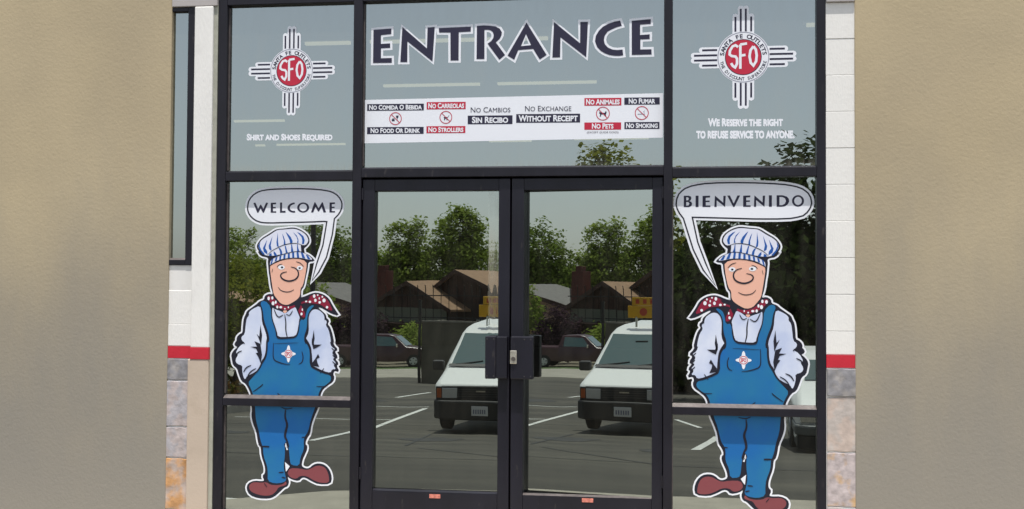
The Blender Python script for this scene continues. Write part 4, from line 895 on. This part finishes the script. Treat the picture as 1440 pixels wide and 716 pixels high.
def crown_pts(lobes, nclump, per, cr):
    pts = []; w = np.array([l[3] * l[4] * l[5] for l in lobes]) ** .67; w /= w.sum()
    for li, c in zip(lobes, (w * nclump).astype(int) + 1):
        d = rng.normal(size=(c, 3)); d /= np.linalg.norm(d, axis=1)[:, None]
        r = rng.uniform(.35, 1.0, c) ** .5
        C = np.array(li[:3]) + d * r[:, None] * np.array(li[3:6])
        for q in C:
            k = rng.integers(per // 2, per * 3 // 2)
            g = np.clip(rng.normal(size=(k, 3)), -1.5, 1.5) * cr * rng.uniform(.55, 1.1) * np.array([1, 1, .8])
            pts.append(q + g)
    return np.concatenate(pts)
LM1 = leaf_mat('leaf_mid_green', (.17, .235, .040), (.30, .37, .085), .48)
LM2 = leaf_mat('leaf_dark_green', (.020, .032, .010), (.060, .085, .022), .3)
LM3 = leaf_mat('leaf_yellow_green', (.13, .17, .02), (.26, .27, .04), .45)
LM4 = leaf_mat('leaf_purple', (.030, .018, .026), (.06, .035, .045), .2)
M_bark = mat('bark', (.09, .07, .05), .95, var=.3, vs=5, bump=.02, bs=6)
def tree(x, y, lobes, label, m, nc=260, per=26, cr=.45, size=.17, group=None, name='leafy_tree', trunk=.22, cat='tree'):
    z0 = zg(y); t = thing(name, label, cat, (x, y, z0), group=group)
    if trunk:
        b = MB(); top = max(l[2] for l in lobes)
        p0 = (0, 0, -.2); mid = (random.uniform(-.3, .3), random.uniform(-.3, .3), top * .45)
        b.tube([p0, (mid[0] * .4, mid[1] * .4, top * .2), mid, (mid[0] * 1.3, mid[1], top * .85)], [trunk * 1.3, trunk, trunk * .7, trunk * .2], 9)
        for l in lobes:
            b.tube([(mid[0] * .8, mid[1] * .8, min(top * .4, l[2] * .8)), ((mid[0] + l[0]) / 2, (mid[1] + l[1]) / 2, (top * .4 + l[2]) / 2), (l[0], l[1], l[2] + l[5] * .4)], [trunk * .5, trunk * .35, trunk * .1], 6)
            for k in range(3):
                a = random.uniform(0, 6.28)
                b.tube([(l[0] * .6, l[1] * .6, l[2] * .85), (l[0] + math.cos(a) * l[3] * .7, l[1] + math.sin(a) * l[4] * .7, l[2] + random.uniform(-.2, .5) * l[5])], [trunk * .25, trunk * .06], 5)
        b.build('trunk', M_bark, t, smooth=True)
    P = crown_pts(lobes, int(nc * 1.3), int(per * 1.1), cr); N = rng.normal(size=P.shape); N /= np.linalg.norm(N, axis=1)[:, None]
    cc = np.mean(np.array([l[:3] for l in lobes]), 0); B = P - cc; B /= np.linalg.norm(B, axis=1)[:, None] + 1e-6
    o = leaf_mesh('foliage', quads(P, N, size * 1.1, bias=B * .5 + np.array([0, .25, .55])), m, t); tag(o, kind='stuff')
    return t
G = 'tall trees beyond the houses'
def T(x, w, h, *l): return [(a * w, b * w, c * h, d * w, d * w, e * h) for a, b, c, d, e in l]
tree(-24.4, -100, T(0, 2.2, 11.9, (-.35, 0, .72, .5, .24), (.45, .1, .70, .5, .24), (0, 0, .5, 1.0, .25), (-.1, 0, .3, 1.0, .2)), 'tall poplar with forked top reflected at left in the left door behind the gable', LM1, 300, 30, .42, .16, G)
tree(-19.2, -99, T(0, 3.0, 12.6, (0, 0, .72, .75, .25), (-.5, .2, .55, .6, .25), (.5, 0, .52, .7, .28), (0, 0, .3, 1.1, .2), (.1, .1, .84, .45, .13)), 'tallest broad crowned tree reflected in the left door, right of the forked poplar', LM1, 440, 30, .45, .16, G)
tree(-27.6, -104, T(0, 1.9, 9.0, (0, 0, .72, .7, .25), (.3, 0, .5, 1.0, .25), (-.4, 0, .3, .9, .2)), 'shorter loose tree at the left edge of the left door reflection, behind the brick chimney', LM1, 200, 26, .42, .16, G)
tree(-30.6, -99, T(0, 3.4, 11.4, (0, 0, .62, .95, .36), (-.3, 0, .45, 1.0, .3), (.35, 0, .42, .9, .3)), 'round topped tree reflected at left in the right door', LM2 if False else leaf_mat('leaf_olive', (.11, .165, .030), (.19, .25, .055), .4), 460, 28, .45, .16, G)
tree(-14.8, -102, T(0, 2.6, 8.2, (0, 0, .62, .8, .3), (.4, 0, .45, .9, .3), (-.3, 0, .3, .9, .25)), 'green tree between the tall crown and the edge of the left door reflection', LM1, 260, 26, .45, .16, G)
tree(-38.6, -100, T(0, 3.2, 10.8, (0, 0, .62, .9, .34), (.3, 0, .4, 1.0, .3), (-.4, 0, .45, .9, .3)), 'broad tree reflected left of the cartoon cap in the left side window', LM1, 300, 26, .5, .17, G)
tree(-2.4, -50, T(0, 3.4, 11.2, (-.1, 0, .74, .55, .26), (.5, 0, .68, .45, .22), (-.7, 0, .64, .45, .2), (0, 0, .42, 1.1, .25), (.7, 0, .36, .9, .2)), 'yellow green tree whose tip shows at the bottom of the centre transom', LM3, 360, 26, .42, .15, G)
tree(5.2, -30, T(0, 4.2, 8.1, (.0, 0, .74, .55, .24), (-.55, 0, .60, .5, .14), (.6, 0, .72, .6, .25), (-.25, 0, .42, .85, .2), (.3, 0, .36, 1.0, .25), (-.8, 0, .40, .5, .15)), 'large dark tree reflected behind the right cartoon worker', LM2, 560, 26, .40, .13, G, trunk=.26)
tree(1.2, -37, T(0, 2.6, 6.0, (0, 0, .62, .8, .22), (-.6, 0, .5, .6, .2), (.6, 0, .45, .8, .22), (0, 0, .25, 1.0, .22)), 'dark low tree left of the large dark tree in the right side window', LM2, 300, 26, .38, .13, G)
tree(-10.1, -22, T(0, 1.35, 4.1, (0, 0, .62, .9, .30), (-.6, 0, .5, .8, .26), (.35, 0, .42, .6, .22), (-.9, 0, .34, 1.0, .25)), 'yellow green shrub tree reflected at left in the left side window', LM3, 420, 26, .16, .05, 'shrubs round the lot', name='shrub', trunk=.08, cat='shrub')
tree(-18.2, -63, T(0, 1.25, 3.6, (0, 0, .55, 1.0, .42), (.4, 0, .35, .9, .3), (-.6, 0, .3, .8, .3)), 'dark purple bush reflected in the right door left of the porch', LM4, 150, 26, .30, .10, 'shrubs round the lot', name='shrub', trunk=.08, cat='shrub')
tree(-21.6, -66, T(0, 1.6, 5.4, (0, 0, .6, .9, .36), (.3, 0, .3, 1.0, .3)), 'green bush at the left edge of the right door reflection', LM1, 150, 26, .32, .12, 'shrubs round the lot', name='shrub', trunk=.08, cat='shrub')
tree(-15.4, -64, T(0, 1.3, 2.6, (0, 0, .5, 1.0, .42), (.6, 0, .35, .7, .3)), 'leafy garden bush behind the dark red pickup', LM1, 110, 26, .25, .10, 'shrubs round the lot', name='shrub', trunk=.06, cat='shrub')
for i, (x, w) in enumerate(((-1.5, 1.3), (.6, 1.4), (2.6, 1.2), (4.4, 1.5), (6.6, 1.6))):
    tree(x, -39.4 + .3 * (i % 2), T(0, w, 3.0, (0, 0, .5, 1.0, .42), (.5, 0, .4, .7, .3)), ['leftmost dark hedge bush along the lot wall', 'second dark hedge bush from the left along the lot wall', 'middle dark hedge bush along the lot wall', 'second dark hedge bush from the right along the lot wall', 'rightmost dark hedge bush along the lot wall'][i], LM2, 90, 24, .25, .10, 'dark hedge bushes along the lot wall', name='hedge_bush', trunk=.05, cat='bush')
# distant tree line closing the view
o = leaf_mesh('distant_trees', quads(P := crown_pts([(x + random.uniform(-4, 4), -150 + random.uniform(-8, 8), zg(-150) + random.uniform(1, 2.5), 8, 5, random.uniform(3.5, 5.0)) for x in range(-150, 160, 9)], 2600, 16, .9), (lambda n: n / np.linalg.norm(n, axis=1)[:, None])(rng.normal(size=P.shape)), .38), LM1)
tag(o, 'low belt of far trees closing off the view behind the houses', 'trees', kind='stuff')

# planter island with kerb at left
t = thing('planter_island', 'kerbed planting island with low red and green plants at the left of the lot', 'planter', (-11.3, -19.8, zg(-19.8)))
b = MB(); b.prism([(-3, -3.5), (2.4, -3.2), (2.75, -1.0), (2.5, 2.2), (1.6, 3.3), (-3, 3.5)], 'z', -.35, .26); b.build('kerb', M_kerb, t, .03)
b = MB(); b.prism([(-2.8, -3.2), (2.2, -3.0), (2.5, -1.0), (2.3, 2.0), (1.5, 3.0), (-2.8, 3.2)], 'z', .262, .285); b.build('soil', mat('soil', (.10, .07, .045), .95, var=.3, vs=4), t)
P = np.column_stack([rng.uniform(-2.7, 2.2, 2600), rng.uniform(-2.9, 2.7, 2600), rng.uniform(.28, .62, 2600)]); N = rng.normal(size=P.shape); N /= np.linalg.norm(N, axis=1)[:, None]
tag(leaf_mesh('low_plants', quads(P, N, .07), leaf_mat('leaf_red_mix', (.22, .03, .02), (.09, .12, .03), .3), t), kind='stuff')

# ---------------------------------------------------------------- lot wall with spiked fence
M_wall = mat('olive_block_wall', (.15, .135, .10), .9, var=.15, vs=2)
t = thing('lot_wall', 'dark olive block wall with pale cap along the far side of the lot', 'wall', (-9.72, -41, zg(-41)))
box('wall_body', M_wall, 0, 34, -.2, 0, -.3, 2.46, t)
box('wall_end', M_wall, 0, .2, -4.0, -.201, -.3, 2.46, t)
box('cap', mat('pale_cap', (.26, .24, .20), .9), -.03, 34.03, -.24, .03, 2.461, 2.53, t)
ft = thing('spiked_fence', 'black iron fence with curved spikes standing on the olive lot wall', 'fence', (-9.72, -41.1, zg(-41) + 2.53))
M_iron = mat('black_iron', (.012, .012, .012), .5)
b = MB(); b.box(-1.6, 34, -.02, .02, .10, .14); b.box(-1.6, 34, -.02, .02, 1.0, 1.04); b.build('rail', M_iron, ft)
b = MB(); b.tube([(0, 0, 0), (0, 0, 1.25), (0, .10, 1.42), (0, .22, 1.44)], [.022, .022, .018, .006], 5)
pp = b.build('picket', M_iron, ft); pp.location = (-1.5, 0, 0)
for i in range(1, 110):
    c = pp.copy(); COL.objects.link(c); c.parent = ft; c.location = (-1.5 + i * .325, 0, 0)
t = thing('fence_post', 'tall black iron post at the end of the olive wall', 'post', (-9.78, -40.9, zg(-41)))
box('shaft', M_iron, -.05, .05, -.05, .05, -.1, 3.3, t); box('cap', M_iron, -.07, .07, -.07, .07, 3.301, 3.36, t)
# old picket fence and verge
tag(sheet('grass_verge', -60, 20, -55, -58.9, .006, M_grass, kind=None), kind='structure')
t = thing('picket_fence', 'weathered yellow wooden picket fence reflected at the left of the right door', 'fence', (-23, -64, zg(-64)))
b = MB(); b.prism([(-.05, 0), (.05, 0), (.05, 1.9), (0, 2.0), (-.05, 1.9)], 'y', -.015, .015); pp = b.build('picket', mat('weathered_wood', (.34, .24, .09), .85, var=.2, vs=3), t); pp.location = (0, 0, 0)
for i in range(1, 24):
    c = pp.copy(); COL.objects.link(c); c.parent = t; c.location = (i * .16, random.uniform(-.01, .01), random.uniform(-.04, .04))
box('rail', mat('weathered_wood', (.34, .24, .09), .85), -.1, 3.9, -.05, -.02, .9, 1.0, t)

# slim post
t = thing('metal_post', 'slim dark metal post reflected between the WELCOME bubble and the cartoon cap', 'post', (-10.43, -30, zg(-30)))
b = MB(); b.tube([(0, 0, -.1), (0, 0, 2), (0, 0, 5.8)], [.09, .085, .08], 10); b.build('shaft', M_iron, t)
b = MB(); b.tube([(0, 0, 5.801), (0, 0, 5.84), (0, 0, 5.9)], [.12, .12, .05], 10); b.build('post_cap', M_iron, t)

# ---------------------------------------------------------------- houses
M_roof = mat('tan_shingles', (.27, .165, .095), .9, var=.14, vs=3, bump=.02, bs=8)
M_side = mat('brown_siding', (.05, .026, .02), .85, var=.2, vs=3)
M_band = mat('grey_green_panel', (.12, .13, .10), .8, var=.06, vs=1)
M_dkw = mat('dark_wall', (.05, .035, .03), .9)
M_brick = mat('dark_red_brick', (.075, .022, .018), .9, var=.25, vs=6)
M_tanw = mat('tan_wall', (.42, .29, .19), .9, var=.08, vs=1)
M_hgl = mat('house_glass', (.03, .035, .04), .1, spec=.8)
def gable(t, x0, x1, y0, y1, ze, zp, over=.5, m=M_side, xp=None, wall_m=M_dkw, boards=True, M_roof=M_roof):
    """gable facing +y at y0; ridge runs back to y1"""
    xp = (x0 + x1) / 2 if xp is None else xp
    b = MB(); b.prism([(x0, 0), (x1, 0), (x1, ze), (xp, zp), (x0, ze)], 'y', y0, y1); b.build('wall', wall_m, t)
    ov = over; dz = .14
    for s_, xe in ((-1, x0), (1, x1)):
        sl_ = (zp - ze) / abs(xp - xe); xo = xe + s_ * ov; zo = ze - sl_ * ov
        b = MB(); b.prism([(xp, zp + .02), (xo, zo + .02), (xo, zo + .02 + dz), (xp, zp + .02 + dz)], 'y', y0 + ov, y1 - ov)
        rf = b.build('roof', M_roof, t)
        b = MB(); b.prism([(xp, zp - .16), (xo, zo - .16), (xo, zo + .02 + dz + .01), (xp, zp + .02 + dz + .01)], 'y', y0 + ov + .003, y0 + ov + .06); b.build('bargeboard', M_side, rf)
    if boards:
        n = int((x1 - x0) / .42)
        for i in range(n):
            a = x0 + (x1 - x0) * i / n; c = x0 + (x1 - x0) * (i + 1) / n
            f = lambda x: ze + (zp - ze) * (1 - abs(x - xp) / (xp - x0 if x < xp else x1 - xp))
            b = MB(); b.prism([(a + .02, ze - .1), (c - .02, ze - .1), (c - .02, f(c - .02)), (a + .02, f(a + .02))], 'y', y0 + .002, y0 + .04); b.build('siding_board', m, t)
h = thing('brown_house', 'low brown gabled house with tan roof and brick chimney reflected in both doors', 'house', (-16.5, -78, zg(-78)), rad(22))
def put_house():
    # lower gable
    gable(h, -5.4, 1.2, 1.0, -8, 3.5, 5.25, .5)
    # upper gable, set back and to the right
    gable(h, -2.4, 5.6, -1.2, -13, 4.0, 6.1, .5, xp=.6)
    box('panel_band', M_band, -5.3, -1.2, 1.05, 1.14, 2.45, 3.45, h, .02)
    box('panel_band', M_band, -1.1, 1.1, 1.05, 1.12, 1.9, 3.42, h, .02)
    ch = box('chimney', M_brick, -6.6, -5.45, -1.6, -.6, 0, 6.2, h, .02)
    box('chimney_cap', M_brick, -6.35, -5.75, -1.4, -.8, 6.201, 6.62, ch, .02)
    for x in (-4.9, -3.4, -1.9): box('porch_post', M_side, x - .08, x + .08, 2.2, 2.36, 0, 2.6, h)
    box('porch_roof', M_side, -5.6, 1.3, 1.15, 2.6, 2.38, 2.44, h); box('carport_roof', M_side, -9.5, -5.7, .2, 3.2, 2.5, 2.68, h)
    for x in (-9.3, -7.6): box('carport_post', M_side, x - .07, x + .07, 2.9, 3.04, 0, 2.499, h)
    for x0, z0 in ((-.9, 1.0), (2.2, 1.6)):
        yy = 1.04 if x0 < 0 else -1.16
        w = box('window', mat('pale_trim', (.45, .45, .42), .7), x0, x0 + 1.5, yy, yy + .06, z0, z0 + 1.1, h)
        for k in range(2): box('pane', M_hgl, x0 + .07 + k * .72, x0 + .71 + k * .72, yy + .0605, yy + .07, z0 + .08, z0 + 1.02, w)
put_house()
h2 = thing('tan_house', 'small tan house with grey roof reflected in the right door left of the chimney', 'house', (-25.6, -82, zg(-82)), rad(12))
gable(h2, -4.5, 3.2, 0, -8, 3.4, 5.15, .5, M_tanw, xp=-2.6, wall_m=M_tanw, boards=False, M_roof=mat('grey_shingles', (.16, .15, .14), .9, var=.15, vs=3, bump=.02, bs=8))
w = box('window', mat('pale_trim', (.45, .45, .42), .7), .4, 1.7, .0, .06, 1.4, 2.5, h2)
for k in range(2): box('pane', M_hgl, .47 + k * .6, 1.03 + k * .6, .0605, .07, 1.47, 2.43, w)
h3 = thing('far_house', 'long dark low house behind the left side window trees', 'house', (-33, -80, zg(-80)), rad(5))
gable(h3, -6, 5, 0, -8, 2.9, 4.4, .5, M_side, boards=False)
w = box('window', mat('pale_trim', (.45, .45, .42), .7), -1.4, .6, .0, .06, 1.2, 2.3, h3)
for k in range(3): box('pane', M_hgl, -1.33 + k * .63, -.77 + k * .63, .0605, .07, 1.27, 2.23, w)
